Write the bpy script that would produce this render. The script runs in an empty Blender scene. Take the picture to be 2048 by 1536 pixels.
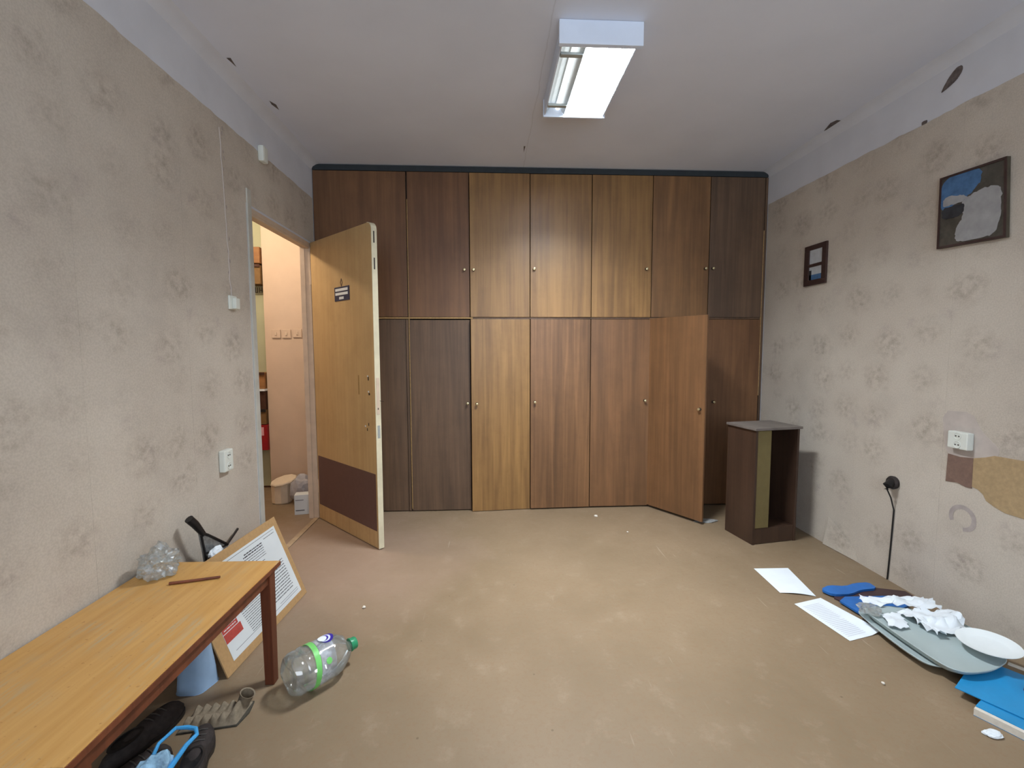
import bpy, bmesh, math, random
from mathutils import Vector, Matrix, noise
C = bpy.context.scene.collection
S = bpy.context.scene
random.seed(7)

# ---------------------------------------------------------------- camera, light, exposure
LEFT, RIGHT, BACK, TOP = -1.2975, 2.1964, 3.572, 2.65
cam_d = bpy.data.cameras.new('camera'); cam = bpy.data.objects.new('camera', cam_d); C.objects.link(cam)
cam_d.sensor_width = 36; cam_d.lens = 913.2 * 36 / 2048; cam_d.clip_start = .02
r_ = (0.99864329, -0.05199247, -0.00289193); u_ = (0.00675506, 0.07428039, 0.99721452); f_ = (0.05163283, 0.99588112, -0.07453083)
cam.matrix_world = Matrix(((r_[0], u_[0], -f_[0], 0), (r_[1], u_[1], -f_[1], 0), (r_[2], u_[2], -f_[2], 1.2713), (0, 0, 0, 1)))
S.camera = cam
S.view_settings.view_transform = 'Standard'; S.view_settings.look = 'None'
S.view_settings.exposure = 0.03; S.view_settings.gamma = 1; S.view_settings.use_curve_mapping = False

W = bpy.data.worlds.new('world'); S.world = W; W.use_nodes = True
W.node_tree.nodes['Background'].inputs[0].default_value = (.62, .75, 1, 1)
W.node_tree.nodes['Background'].inputs[1].default_value = 1.0

def area(name, loc, rot, sx, sy, power, col, spread=math.pi):
    l = bpy.data.lights.new(name, 'AREA'); l.shape = 'RECTANGLE'; l.size = sx; l.size_y = sy
    l.energy = power; l.color = col; l.spread = spread
    o = bpy.data.objects.new(name, l); o.location = loc; o.rotation_euler = rot; C.objects.link(o); return o
# daylight through the windows behind the camera
area('window_daylight', (.45, -1.52, 1.6), (math.radians(100), 0, 0), 2.4, 1.5, 52, (.84, .92, 1))
# fluorescent lamp light, inside the fitting (mouth of the lit reflector)
TUBE_POWER = 96
# hallway bulb
bl = bpy.data.lights.new('hall_bulb', 'POINT'); bl.energy = 34; bl.color = (1, .80, .58); bl.shadow_soft_size = .05
bo = bpy.data.objects.new('hall_bulb', bl); bo.location = (-2.0, 3.3, 2.42); C.objects.link(bo)

# ---------------------------------------------------------------- materials
def srgb(r, g, b):
    f = lambda c: (c / 255 / 12.92) if c / 255 <= .04045 else ((c / 255 + .055) / 1.055) ** 2.4
    return (f(r), f(g), f(b), 1)

class N:
    """tiny node helper"""
    def __init__(s, name, rough=.6, spec=.3, metal=0):
        s.m = bpy.data.materials.new(name); s.m.use_nodes = True; s.t = s.m.node_tree
        s.p = s.t.nodes['Principled BSDF']; s.p.inputs['Roughness'].default_value = rough
        s.p.inputs['Specular IOR Level'].default_value = spec; s.p.inputs['Metallic'].default_value = metal
        s.tc = s.t.nodes.new('ShaderNodeTexCoord').outputs['Object']
    def put(s, sock, v):
        if hasattr(v, 'is_output') or isinstance(v, bpy.types.NodeSocket): s.t.links.new(v, sock)
        else: sock.default_value = v
    def math(s, op, a, b=0.0, c=None, clamp=False):
        n = s.t.nodes.new('ShaderNodeMath'); n.operation = op; n.use_clamp = clamp
        s.put(n.inputs[0], a); s.put(n.inputs[1], b)
        if c is not None: s.put(n.inputs[2], c)
        return n.outputs[0]
    def mapping(s, scale, loc=(0, 0, 0), v=None):
        n = s.t.nodes.new('ShaderNodeMapping'); s.put(n.inputs[0], v or s.tc)
        n.inputs['Scale'].default_value = scale; n.inputs['Location'].default_value = loc; return n.outputs[0]
    def noise(s, v, scale, detail=3, rough=.55, dist=0):
        n = s.t.nodes.new('ShaderNodeTexNoise'); s.put(n.inputs['Vector'], v)
        n.inputs['Scale'].default_value = scale; n.inputs['Detail'].default_value = detail
        n.inputs['Roughness'].default_value = rough; n.inputs['Distortion'].default_value = dist; return n.outputs['Fac']
    def voro(s, v, scale, rand=1, feat='F1'):
        n = s.t.nodes.new('ShaderNodeTexVoronoi'); s.put(n.inputs['Vector'], v); n.feature = feat
        n.inputs['Scale'].default_value = scale; n.inputs['Randomness'].default_value = rand; return n.outputs['Distance']
    def ramp(s, v, stops):
        n = s.t.nodes.new('ShaderNodeValToRGB'); s.put(n.inputs[0], v); e = n.color_ramp.elements
        e[0].position, e[0].color = stops[0]; e[1].position, e[1].color = stops[-1]
        for p, c in stops[1:-1]: x = e.new(p); x.color = c
        return n.outputs[0]
    def mix(s, f, a, b, mode='MIX'):
        n = s.t.nodes.new('ShaderNodeMix'); n.data_type = 'RGBA'; n.blend_type = mode
        s.put(n.inputs[0], f); s.put(n.inputs[6], a); s.put(n.inputs[7], b); return n.outputs[2]
    def sep(s, v=None):
        n = s.t.nodes.new('ShaderNodeSeparateXYZ'); s.put(n.inputs[0], v or s.tc); return n.outputs
    def comb(s, x, y, z):
        n = s.t.nodes.new('ShaderNodeCombineXYZ')
        for i, q in enumerate((x, y, z)): s.put(n.inputs[i], q)
        return n.outputs[0]
    def col(s, v): s.put(s.p.inputs['Base Color'], v); return s
    def bump(s, h, strength=.3, d=.002):
        n = s.t.nodes.new('ShaderNodeBump'); n.inputs['Strength'].default_value = strength; n.inputs['Distance'].default_value = d
        s.put(n.inputs['Height'], h); s.t.links.new(n.outputs[0], s.p.inputs['Normal']); return s

def speck(name, c, rough=.6, scale=40, amt=.12, bump=.0, spec=.3, metal=0):
    n = N(name, rough, spec, metal); f = n.noise(n.tc, scale, 4)
    d = tuple(x * (1 - amt) for x in c[:3]) + (1,); l = tuple(min(1, x * (1 + amt)) for x in c[:3]) + (1,)
    n.col(n.ramp(f, [(.3, d), (.7, l)]))
    if bump: n.bump(f, bump)
    return n.m

def wood(name, dark, light, rough=.42, horiz=False, streak=0, spec=.4):
    n = N(name, rough, spec)
    inf = n.t.nodes.new('ShaderNodeObjectInfo'); off = n.comb(inf.outputs['Random'], n.math('MULTIPLY', inf.outputs['Random'], 7), 0)
    va = n.t.nodes.new('ShaderNodeVectorMath'); va.operation = 'ADD'; n.put(va.inputs[0], n.tc); n.put(va.inputs[1], off)
    sc = (1.2, 26, 26) if horiz else (26, 26, .9)
    f = n.noise(n.mapping(sc, v=va.outputs[0]), 1.6, 6, .6, .4)
    sc2 = (.5, 5, 5) if horiz else (5, 5, .45)
    g = n.noise(n.mapping(sc2, v=va.outputs[0]), 1.3, 3, .5, 1.2)
    k = n.math('ADD', n.math('MULTIPLY', f, .5), n.math('MULTIPLY', g, .5))
    c = n.ramp(k, [(.38, dark), (.62, light)])
    if streak:
        w = n.noise(n.mapping((9, 9, .22), v=va.outputs[0]), 1.4, 1, .4, .6)
        s = n.ramp(w, [(.50, (0, 0, 0, 1)), (.56, (1, 1, 1, 1)), (.62, (0, 0, 0, 1))])
        c = n.mix(n.math('MULTIPLY', s, streak), c, tuple(min(1, x * 1.7) for x in light[:3]) + (1,))
    dirt = n.noise(n.mapping((1, 1, 1), v=va.outputs[0]), 5, 5, .7)
    c = n.mix(n.math('MULTIPLY', n.ramp(dirt, [(.45, (0, 0, 0, 1)), (.75, (1, 1, 1, 1))]), .25), c, tuple(x * .5 for x in dark[:3]) + (1,))
    n.col(c); n.bump(f, .08)
    return n.m

def wallpaper():
    n = N('wallpaper', .85, .15)
    o = n.sep(); v = n.comb(o[0], o[1], o[2])
    wob = n.noise(v, 9, 2); wv = n.comb(n.math('MULTIPLY', wob, .05), n.math('MULTIPLY', n.noise(v, 8, 2), .05), 0)
    p = n.comb(n.math('ADD', o[1], n.math('MULTIPLY', n.math('SUBTRACT', wob, .5), .05)), n.math('MULTIPLY', o[2], 1.12), 0)
    d = n.voro(p, 4.2, .45)
    blob = n.ramp(d, [(.20, (1, 1, 1, 1)), (.50, (0, 0, 0, 1))])
    pet = n.voro(n.comb(o[1], o[2], 0), 34, .9)
    pm = n.ramp(pet, [(.22, (1, 1, 1, 1)), (.62, (0, 0, 0, 1))])
    br = n.ramp(n.noise(n.comb(o[1], o[2], 0), 24, 3, .6), [(.40, (0, 0, 0, 1)), (.64, (1, 1, 1, 1))])
    fm = n.math('MULTIPLY', n.math('MULTIPLY', blob, n.math('ADD', n.math('MULTIPLY', pm, .45), n.math('MULTIPLY', br, .65), clamp=True)), .58)
    base = n.ramp(n.noise(v, 2.2, 4), [(.3, srgb(190, 180, 166)), (.7, srgb(204, 195, 181))])
    c = n.mix(fm, base, srgb(144, 131, 116))
    d2 = n.voro(n.comb(n.math('ADD', o[1], .13), n.math('ADD', o[2], .1), 0), 5.5, .6)
    sm = n.math('MULTIPLY', n.math('MULTIPLY', n.ramp(d2, [(.05, (1, 1, 1, 1)), (.3, (0, 0, 0, 1))]), br), .4)
    c = n.mix(sm, c, srgb(150, 134, 132))
    fine = n.noise(v, 160, 2)
    c = n.mix(.12, c, n.ramp(fine, [(.35, srgb(120, 112, 105)), (.65, srgb(225, 215, 205))]))
    # grime: worn, dirtier around socket height
    gr = n.ramp(n.noise(v, 3.1, 6, .7), [(.52, (0, 0, 0, 1)), (.8, (1, 1, 1, 1))])
    c = n.mix(n.math('MULTIPLY', gr, .22), c, srgb(120, 112, 108))
    n.col(c); n.bump(fine, .25, .001)
    return n.m

def linoleum():
    n = N('linoleum', .48, .35)
    v = n.tc; a = n.noise(v, 1.1, 5, .6); b = n.noise(v, 55, 3, .7); c_ = n.noise(v, 9, 5, .7)
    c = n.ramp(a, [(.3, srgb(124, 107, 84)), (.7, srgb(141, 122, 98))])
    c = n.mix(n.ramp(b, [(.5, (0, 0, 0, 1)), (.62, (.28, .28, .28, 1))]), c, srgb(130, 102, 76))
    c = n.mix(n.ramp(c_, [(.56, (0, 0, 0, 1)), (.75, (.3, .3, .3, 1))]), c, srgb(172, 154, 132))
    o = n.sep()
    # pinkish patch at the doorway, fading outward
    dx = n.math('ADD', o[0], 1.0); dy = n.math('SUBTRACT', o[1], 2.75)
    rr = n.math('SQRT', n.math('ADD', n.math('MULTIPLY', dx, dx), n.math('MULTIPLY', dy, dy)))
    rr = n.math('ADD', rr, n.math('MULTIPLY', n.math('SUBTRACT', n.noise(v, 3, 4), .5), .7))
    c = n.mix(n.math('MULTIPLY', n.ramp(rr, [(.3, (1, 1, 1, 1)), (1.0, (0, 0, 0, 1))]), .5), c, srgb(168, 143, 128))
    # long scratches
    s1 = n.noise(n.mapping((55, 3.5, 1)), 1, 2, .5); s2 = n.noise(v, 2.3, 2)
    sc = n.math('MULTIPLY', n.ramp(s1, [(.70, (0, 0, 0, 1)), (.74, (1, 1, 1, 1))]), n.ramp(s2, [(.5, (0, 0, 0, 1)), (.6, (1, 1, 1, 1))]))
    c = n.mix(n.math('MULTIPLY', sc, .35), c, srgb(190, 176, 158))
    sp = n.voro(v, 6.5, 1)
    c = n.mix(n.ramp(sp, [(.02, (.6, .6, .6, 1)), (.035, (0, 0, 0, 1))]), c, srgb(90, 72, 50))
    n.col(c); n.bump(n.noise(v, 20, 4), .12)
    n.put(n.p.inputs['Roughness'], n.ramp(c_, [(.3, (.40,) * 3 + (1,)), (.7, (.62,) * 3 + (1,))]))
    return n.m

def clear(name, tint, gloss=.22, alpha=.2, rough=.08):
    n = N(name, rough, .5); t = n.t; out = t.nodes['Material Output']
    tr = t.nodes.new('ShaderNodeBsdfTransparent'); tr.inputs[0].default_value = tint
    gl = t.nodes.new('ShaderNodeBsdfGlossy'); gl.inputs['Roughness'].default_value = rough
    lw = t.nodes.new('ShaderNodeLayerWeight'); lw.inputs[0].default_value = .35
    m1 = t.nodes.new('ShaderNodeMixShader'); n.put(m1.inputs[0], n.math('ADD', n.math('MULTIPLY', lw.outputs['Fresnel'], .7), gloss * .3, clamp=True))
    t.links.new(tr.outputs[0], m1.inputs[1]); t.links.new(gl.outputs[0], m1.inputs[2])
    n.p.inputs['Base Color'].default_value = (min(1, tint[0]), min(1, tint[1]), min(1, tint[2]), 1)
    m2 = t.nodes.new('ShaderNodeMixShader'); n.put(m2.inputs[0], n.math('MULTIPLY', n.ramp(n.noise(n.tc, 30, 3), [(.35, (.5,) * 3 + (1,)), (.7, (1.5,) * 3 + (1,))]), alpha, clamp=True))
    t.links.new(m1.outputs[0], m2.inputs[1]); t.links.new(n.p.outputs[0], m2.inputs[2]); t.links.new(m2.outputs[0], out.inputs[0])
    return n.m

def emit(name, c, s):
    n = N(name, .4); n.p.inputs['Base Color'].default_value = (.8, .8, .8, 1)
    n.p.inputs['Emission Color'].default_value = c; n.p.inputs['Emission Strength'].default_value = s; return n.m

M = {}
M['paper'] = wallpaper(); M['lino'] = linoleum()
M['plaster'] = speck('whitewash', srgb(212, 214, 220), .9, 6, .04, .1)
cn = N('ceiling_whitewash', .92, .1)
co = cn.sep()
cc = cn.ramp(cn.noise(cn.tc, 1.3, 5), [(.3, srgb(218, 222, 233)), (.7, srgb(228, 232, 243))])
crack = cn.math('ABSOLUTE', cn.math('SUBTRACT', cn.math('ADD', co[0], cn.math('MULTIPLY', cn.noise(cn.tc, 5, 3), .03)), .29))
cc = cn.mix(cn.math('MULTIPLY', cn.ramp(crack, [(.002, (1, 1, 1, 1)), (.004, (0, 0, 0, 1))]), .2), cc, srgb(120, 115, 115))
cn.col(cc).bump(cn.noise(cn.tc, 40, 3), .1); M['ceiling'] = cn.m
M['chip'] = speck('bare_plaster', srgb(104, 95, 92), .95, 45, .35, .4)
M['board'] = speck('bare_hardboard', srgb(172, 148, 112), .8, 60, .12)
M['boardbrown'] = speck('brown_backing', srgb(124, 100, 88), .8, 60, .12)
M['pale'] = speck('wall_backing', srgb(188, 178, 170), .9, 20, .08)
M['hallwall'] = speck('hall_paint', srgb(205, 182, 160), .8, 5, .05)
M['hallgreen'] = speck('hall_green_paint', srgb(176, 178, 148), .7, 5, .06)
M['cream'] = speck('cream_gloss_paint', srgb(214, 206, 178), .4, 9, .1, .15)
M['jamb'] = speck('jamb_paint', srgb(204, 184, 162), .5, 14, .08)
M['casing'] = speck('casing_paint', srgb(190, 189, 180), .5, 14, .08)
M['door'] = wood('birch_veneer', srgb(180, 149, 103), srgb(192, 162, 115), .42)
M['kick'] = speck('purple_brown_paint', srgb(98, 72, 66), .5, 30, .06)
M['bottomrail'] = wood('worn_bottom_veneer', srgb(178, 146, 100), srgb(196, 164, 118), .6)
D1, L1 = srgb(118, 78, 44), srgb(158, 112, 62)
M['w_gold'] = wood('veneer_gold', srgb(118, 86, 50), srgb(152, 115, 68), .40, streak=.10, spec=.5)
M['w_mid'] = wood('veneer_mid', srgb(110, 79, 50), srgb(140, 102, 64), .40, spec=.5)
M['w_streak'] = wood('veneer_streaked', srgb(98, 70, 46), srgb(130, 94, 62), .42, streak=.30, spec=.5)
M['w_red'] = wood('veneer_red', srgb(106, 76, 50), srgb(132, 94, 62), .42, spec=.5)
M['w_dark'] = wood('veneer_dark', srgb(84, 66, 52), srgb(110, 86, 66), .5)
M['w_drk2'] = wood('veneer_deep', srgb(98, 68, 46), srgb(122, 87, 58), .45)
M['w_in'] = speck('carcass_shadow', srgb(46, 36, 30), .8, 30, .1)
M['w_edge'] = speck('pale_edging', srgb(172, 140, 92), .5, 60, .2)
M['w_top'] = speck('dark_top_strip', srgb(50, 56, 60), .7, 20, .1)
M['knob'] = speck('brass_knob', srgb(214, 200, 160), .25, 60, .1, metal=.8)
M['dirt'] = speck('dark_screw', srgb(50, 40, 34), .5, 60, .1)
M['white_m'] = speck('white_enamel', srgb(222, 232, 248), .35, 8, .03)
M['mirror'] = speck('aluminium_reflector', srgb(225, 228, 228), .22, 30, .06, metal=.9)
M['refl'] = speck('white_reflector', srgb(206, 212, 212), .25, 30, .06, spec=.6, metal=.4)
M['slat'] = speck('grey_louvre', srgb(170, 176, 174), .4, 30, .05, metal=.3)
M['lit'] = emit('lit_tube', (.93, .97, 1, 1), 8)
M['spilltube'] = emit('spill_glow_tube', (.93, .97, 1, 1), 1.5)  # left tube's faint glow stands in for light reflected inside the fitting
M['cab'] = wood('cabinet_dark_veneer', srgb(60, 43, 34), srgb(76, 56, 43), .45)
M['cabtop'] = speck('grey_cabinet_top', srgb(112, 104, 98), .55, 12, .15)  # greyer and paler than the cabinet sides
M['cabpanel'] = speck('olive_panel', srgb(112, 100, 64), .6, 20, .06)
M['cabin'] = speck('cabinet_inside', srgb(38, 30, 25), .8, 20, .1)
M['table'] = wood('orange_varnish', srgb(186, 130, 54), srgb(214, 162, 82), .34, horiz=False)
tn = N('table_varnish', .36, .45)
tcol = tn.ramp(tn.noise(tn.mapping((30, 2, 1)), 1.5, 5), [(.3, srgb(190, 142, 76)), (.7, srgb(206, 160, 94))])
sc_ = tn.math('MULTIPLY', tn.ramp(tn.noise(tn.mapping((70, 5, 1)), 1, 4, .8), [(.5, (0, 0, 0, 1)), (.64, (1, 1, 1, 1))]), tn.ramp(tn.noise(tn.tc, 5, 2), [(.46, (0, 0, 0, 1)), (.62, (1, 1, 1, 1))]))
tcol = tn.mix(tn.math('MULTIPLY', sc_, .85), tcol, srgb(176, 160, 128))
tcol = tn.mix(tn.ramp(tn.noise(tn.tc, 70, 2), [(.68, (0, 0, 0, 1)), (.74, (.5, .5, .5, 1))]), tcol, srgb(150, 98, 40))
tn.col(tcol); tn.put(tn.p.inputs['Roughness'], tn.ramp(tn.noise(tn.tc, 6, 4), [(.3, (.3,) * 3 + (1,)), (.7, (.5,) * 3 + (1,))])); M['table'] = tn.m
M['tleg'] = wood('reddish_leg', srgb(92, 48, 30), srgb(124, 68, 42), .45)
M['fibre'] = speck('fibreboard', srgb(176, 142, 98), .8, 70, .08)
M['sheet'] = speck('notice_paper', srgb(214, 220, 222), .6, 8, .03)
M['ink'] = speck('grey_print', srgb(110, 112, 116), .7, 300, .3)
M['inkd'] = speck('dark_print', srgb(62, 62, 66), .7, 300, .3)
M['redink'] = speck('red_print', srgb(176, 74, 66), .6, 60, .12)
M['white'] = speck('white_paper', srgb(226, 234, 240), .7, 12, .03)
M['plate'] = speck('white_plastic', srgb(232, 240, 242), .35, 12, .02)
M['greyp'] = speck('grey_plastic', srgb(168, 182, 182), .45, 6, .05)
M['blue'] = speck('blue_cover', srgb(38, 138, 194), .35, 10, .08)
M['blue2'] = speck('royal_blue_cover', srgb(40, 104, 178), .4, 20, .1)
M['pages'] = speck('page_edges', srgb(214, 208, 196), .8, 80, .06)
M['maroon'] = speck('maroon_cover', srgb(70, 52, 54), .5, 20, .1)
M['purple'] = speck('purple_cap', srgb(78, 30, 92), .4, 20, .1)
M['outlet'] = speck('white_outlet_plastic', srgb(222, 226, 218), .35, 30, .02)
M['outdark'] = speck('socket_hole', srgb(70, 66, 62), .5, 30, .02)
M['black'] = speck('black_plastic', srgb(32, 30, 30), .4, 30, .1)
M['blackr'] = speck('worn_black_rubber', srgb(52, 46, 44), .8, 60, .3, .4)
M['grime'] = speck('grime_ring', srgb(168, 158, 153), .95, 20, .12)
M['frame'] = speck('dark_frame', srgb(62, 44, 40), .5, 30, .15)
M['frame2'] = speck('olive_dark_frame', srgb(78, 72, 60), .5, 20, .2)
M['photo'] = speck('photo_print', srgb(188, 192, 196), .3, 25, .12)
M['photob'] = speck('photo_blue', srgb(74, 110, 150), .3, 30, .25)
M['photod'] = speck('photo_dark', srgb(48, 50, 54), .4, 30, .3)
M['photoo'] = speck('photo_olive', srgb(74, 70, 62), .4, 30, .3)
M['photog'] = speck('photo_grey', srgb(160, 160, 160), .4, 18, .15)
M['navy'] = speck('navy_plate', srgb(38, 44, 74), .4, 30, .05)
M['clear'] = clear('clear_pet', (.93, .97, .96, 1), .35, .10)
M['crinkle'] = clear('crinkled_film', (.86, .90, .90, 1), .5, .15, .15)
M['lime'] = speck('lime_label', srgb(120, 206, 110), .4, 20, .08)
M['bluelab'] = speck('violet_blue_label', srgb(52, 40, 150), .4, 20, .08)
M['whitelab'] = speck('white_label', srgb(216, 224, 238), .4, 20, .05)
M['cap'] = speck('green_cap', srgb(48, 138, 96), .35, 20, .08)
M['bluebag'] = clear('blue_film', (.45, .75, .98, 1), .5, .55, .2)
M['bluebag_h'] = speck('blue_film_handle', srgb(70, 160, 220), .4, 20, .1)
M['palebl'] = speck('pale_blue_plastic', srgb(150, 178, 208), .35, 10, .08)
M['carton'] = speck('grey_moulded_pulp', srgb(128, 116, 98), .9, 90, .2, .4)
M['cartond'] = speck('dark_pulp', srgb(70, 66, 58), .9, 90, .2)
M['sheen'] = clear('smoky_plastic', (.32, .32, .31, 1), .4, .5, .2)
M['hbrown'] = wood('hall_box_wood', srgb(132, 90, 52), srgb(162, 116, 70), .6, horiz=True)
M['holive'] = speck('hall_olive_box', srgb(120, 92, 56), .7, 30, .1)
M['hdark'] = speck('hall_dark_box', srgb(72, 46, 34), .7, 30, .2)
M['hred'] = speck('hall_red_box', srgb(150, 28, 34), .5, 30, .1)
M['hpink'] = speck('hall_pink_label', srgb(226, 170, 180), .6, 30, .1)
M['canis'] = speck('cream_card', srgb(222, 206, 182), .6, 20, .06)
M['greyfilm'] = speck('grey_film', srgb(168, 166, 170), .5, 14, .2, .5)
M['foil'] = speck('dusty_foil', srgb(176, 178, 176), .35, 50, .25, .6, metal=.4)

# ---------------------------------------------------------------- builders
def world(o):
    m = o.matrix_basis.copy(); p = o.parent
    while p: m = p.matrix_basis @ m; p = p.parent
    return m

def bx(bm, x0, x1, y0, y1, z0, z1, bev=0, mi=0, rot=None):
    r = bmesh.ops.create_cube(bm, size=1); vs = r['verts']
    for v in vs: v.co = Vector((x0 + (v.co.x + .5) * (x1 - x0), y0 + (v.co.y + .5) * (y1 - y0), z0 + (v.co.z + .5) * (z1 - z0)))
    if bev:
        es = list({e for v in vs for e in v.link_edges})
        rb = bmesh.ops.bevel(bm, geom=es, offset=bev, segments=2, affect='EDGES', profile=.6)
    return bm

def obj(name, bm, mat, parent=None, smooth=False, loc=None):
    """bm is in world coordinates"""
    if parent is not None: bm.transform(world(parent).inverted())
    if loc is not None: bm.transform(Matrix.Translation(-Vector(loc)))
    bmesh.ops.recalc_face_normals(bm, faces=bm.faces[:])
    me = bpy.data.meshes.new(name); bm.to_mesh(me); bm.free()
    mats = mat if isinstance(mat, (list, tuple)) else [mat]
    for q in mats: me.materials.append(q)
    if smooth:
        for p in me.polygons: p.use_smooth = True
        try: me.set_sharp_from_angle(angle=math.radians(40))
        except Exception: pass
    o = bpy.data.objects.new(name, me); C.objects.link(o)
    if parent is not None: o.parent = parent
    if loc is not None: o.location = loc
    return o

def box(name, mat, parent, x0, x1, y0, y1, z0, z1, bev=.001, loc=None, xf=None):
    bm = bmesh.new(); bx(bm, x0, x1, y0, y1, z0, z1, bev)
    if xf: bm.transform(xf)
    return obj(name, bm, mat, parent, loc=loc)

def thing(name, label, cat, loc=(0, 0, 0), rotz=0, group=None, kind=None):
    o = bpy.data.objects.new(name, None); o.empty_display_size = .05; C.objects.link(o)
    o.location = loc; o.rotation_euler = (0, 0, rotz)
    if label: o['label'] = label
    if cat: o['category'] = cat
    if group: o['group'] = group
    if kind: o['kind'] = kind
    return o
def tag(o, label, cat, group=None):
    o['label'] = label; o['category'] = cat
    if group: o['group'] = group
    return o
def struct(o, label=None):
    o['kind'] = 'structure'
    if label: o['label'] = label
    return o

def tube(bm, pts, rads, seg=10, caps=True):
    pts = [Vector(p) for p in pts]; rings = []
    if not isinstance(rads, (list, tuple)): rads = [rads] * len(pts)
    up = Vector((0, 0, 1))
    for i, p in enumerate(pts):
        d = (pts[min(i + 1, len(pts) - 1)] - pts[max(i - 1, 0)]).normalized()
        a = d.cross(up if abs(d.dot(up)) < .95 else Vector((1, 0, 0))).normalized(); b = d.cross(a)
        rings.append([bm.verts.new(p + rads[i] * (a * math.cos(t * 2 * math.pi / seg) + b * math.sin(t * 2 * math.pi / seg))) for t in range(seg)])
    for A, B in zip(rings, rings[1:]):
        for t in range(seg): bm.faces.new((A[t], A[(t + 1) % seg], B[(t + 1) % seg], B[t]))
    if caps: bm.faces.new(rings[0]); bm.faces.new(rings[-1][::-1])
    return bm

def lathe(bm, prof, seg=32, xf=None, close=False):
    rings = []
    for r, z in prof:
        rings.append([bm.verts.new((max(r, 1e-5) * math.cos(t * 2 * math.pi / seg), max(r, 1e-5) * math.sin(t * 2 * math.pi / seg), z)) for t in range(seg)])
    for A, B in zip(rings, rings[1:]):
        for t in range(seg): bm.faces.new((A[t], A[(t + 1) % seg], B[(t + 1) % seg], B[t]))
    if xf: bm.transform(xf)
    return bm

def prism(bm, pts, z0, z1, xf=None):
    """extruded polygon; z0/z1 numbers or functions of (x, y)"""
    f0 = z0 if callable(z0) else (lambda x, y: z0); f1 = z1 if callable(z1) else (lambda x, y: z1)
    a = [bm.verts.new((x, y, f0(x, y))) for x, y in pts]; b = [bm.verts.new((x, y, f1(x, y))) for x, y in pts]
    bm.faces.new(a[::-1]); bm.faces.new(b)
    for i in range(len(pts)): bm.faces.new((a[i], a[(i + 1) % len(pts)], b[(i + 1) % len(pts)], b[i]))
    if xf: bm.transform(xf)
    return bm

def smooth_poly(pts, k=3, t=.5):
    """Chaikin corner cutting"""
    for _ in range(k):
        q = []
        for i in range(len(pts)):
            a, b = pts[i], pts[(i + 1) % len(pts)]
            q += [(a[0] * .8 + b[0] * .2, a[1] * .8 + b[1] * .2), (a[0] * .2 + b[0] * .8, a[1] * .2 + b[1] * .8)]
        pts = q
    return pts

def quad_sheet(name, mat, corners, zf, thick=.0008, n=14, parent=None, loc=None, jitter=0):
    """sheet of paper: bilinear over four corner points on the floor plan, height from zf(u, v, x, y)"""
    bm = bmesh.new(); g = []
    c = [Vector((x, y, 0)) for x, y in corners]
    for i in range(n + 1):
        row = []
        for j in range(n + 1):
            u, v = i / n, j / n
            p = (c[0] * (1 - u) + c[1] * u) * (1 - v) + (c[3] * (1 - u) + c[2] * u) * v
            if jitter: p += Vector((noise.noise(p * 40) * jitter, noise.noise(p * 40 + Vector((9, 3, 1))) * jitter, 0))
            p.z = zf(u, v, p.x, p.y); row.append(bm.verts.new(p))
        g.append(row)
    for i in range(n):
        for j in range(n): bm.faces.new((g[i][j], g[i + 1][j], g[i + 1][j + 1], g[i][j + 1]))
    r = bmesh.ops.extrude_face_region(bm, geom=bm.faces[:])
    for v in [e for e in r['geom'] if isinstance(e, bmesh.types.BMVert)]: v.co.z += thick
    return obj(name, bm, mat, parent, smooth=True, loc=loc)

# ---------------------------------------------------------------- the room
fl = struct(box('floor', M['lino'], None, -3.4, RIGHT + .1, -1.7, 5.0, -.1, 0, 0))
ce = struct(box('ceiling', M['ceiling'], None, LEFT - .1, RIGHT + .1, -1.7, 4.3, TOP, TOP + .1, 0))
# left wall with a doorway (y 2.65 - 3.46, z to 2.03)
DY0, DY1, DZ, WT = 2.642, 3.462, 2.045, .065
bm = bmesh.new()
bx(bm, LEFT - WT, LEFT, -1.7, DY0, 0, TOP); bx(bm, LEFT - WT, LEFT, DY0, DY1, DZ, TOP); bx(bm, LEFT - WT, LEFT, DY1, 4.3, 0, TOP)
wl = struct(obj('wall_left', bm, M['plaster']))
wr = struct(box('wall_right', M['plaster'], None, RIGHT, RIGHT + .1, -1.7, 4.3, 0, TOP, 0))
wf = struct(box('wall_far', M['plaster'], None, LEFT, RIGHT, 4.22, 4.3, 0, TOP, 0))
bm = bmesh.new()   # wall behind the camera, with the window opening
bx(bm, LEFT - .1, RIGHT + .1, -1.7, -1.6, 0, .85); bx(bm, LEFT - .1, RIGHT + .1, -1.7, -1.6, 2.35, TOP)
bx(bm, LEFT - .1, -.75, -1.7, -1.6, .85, 2.35); bx(bm, 1.65, RIGHT + .1, -1.7, -1.6, .85, 2.35)
struct(obj('wall_near', bm, M['plaster']))

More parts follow.
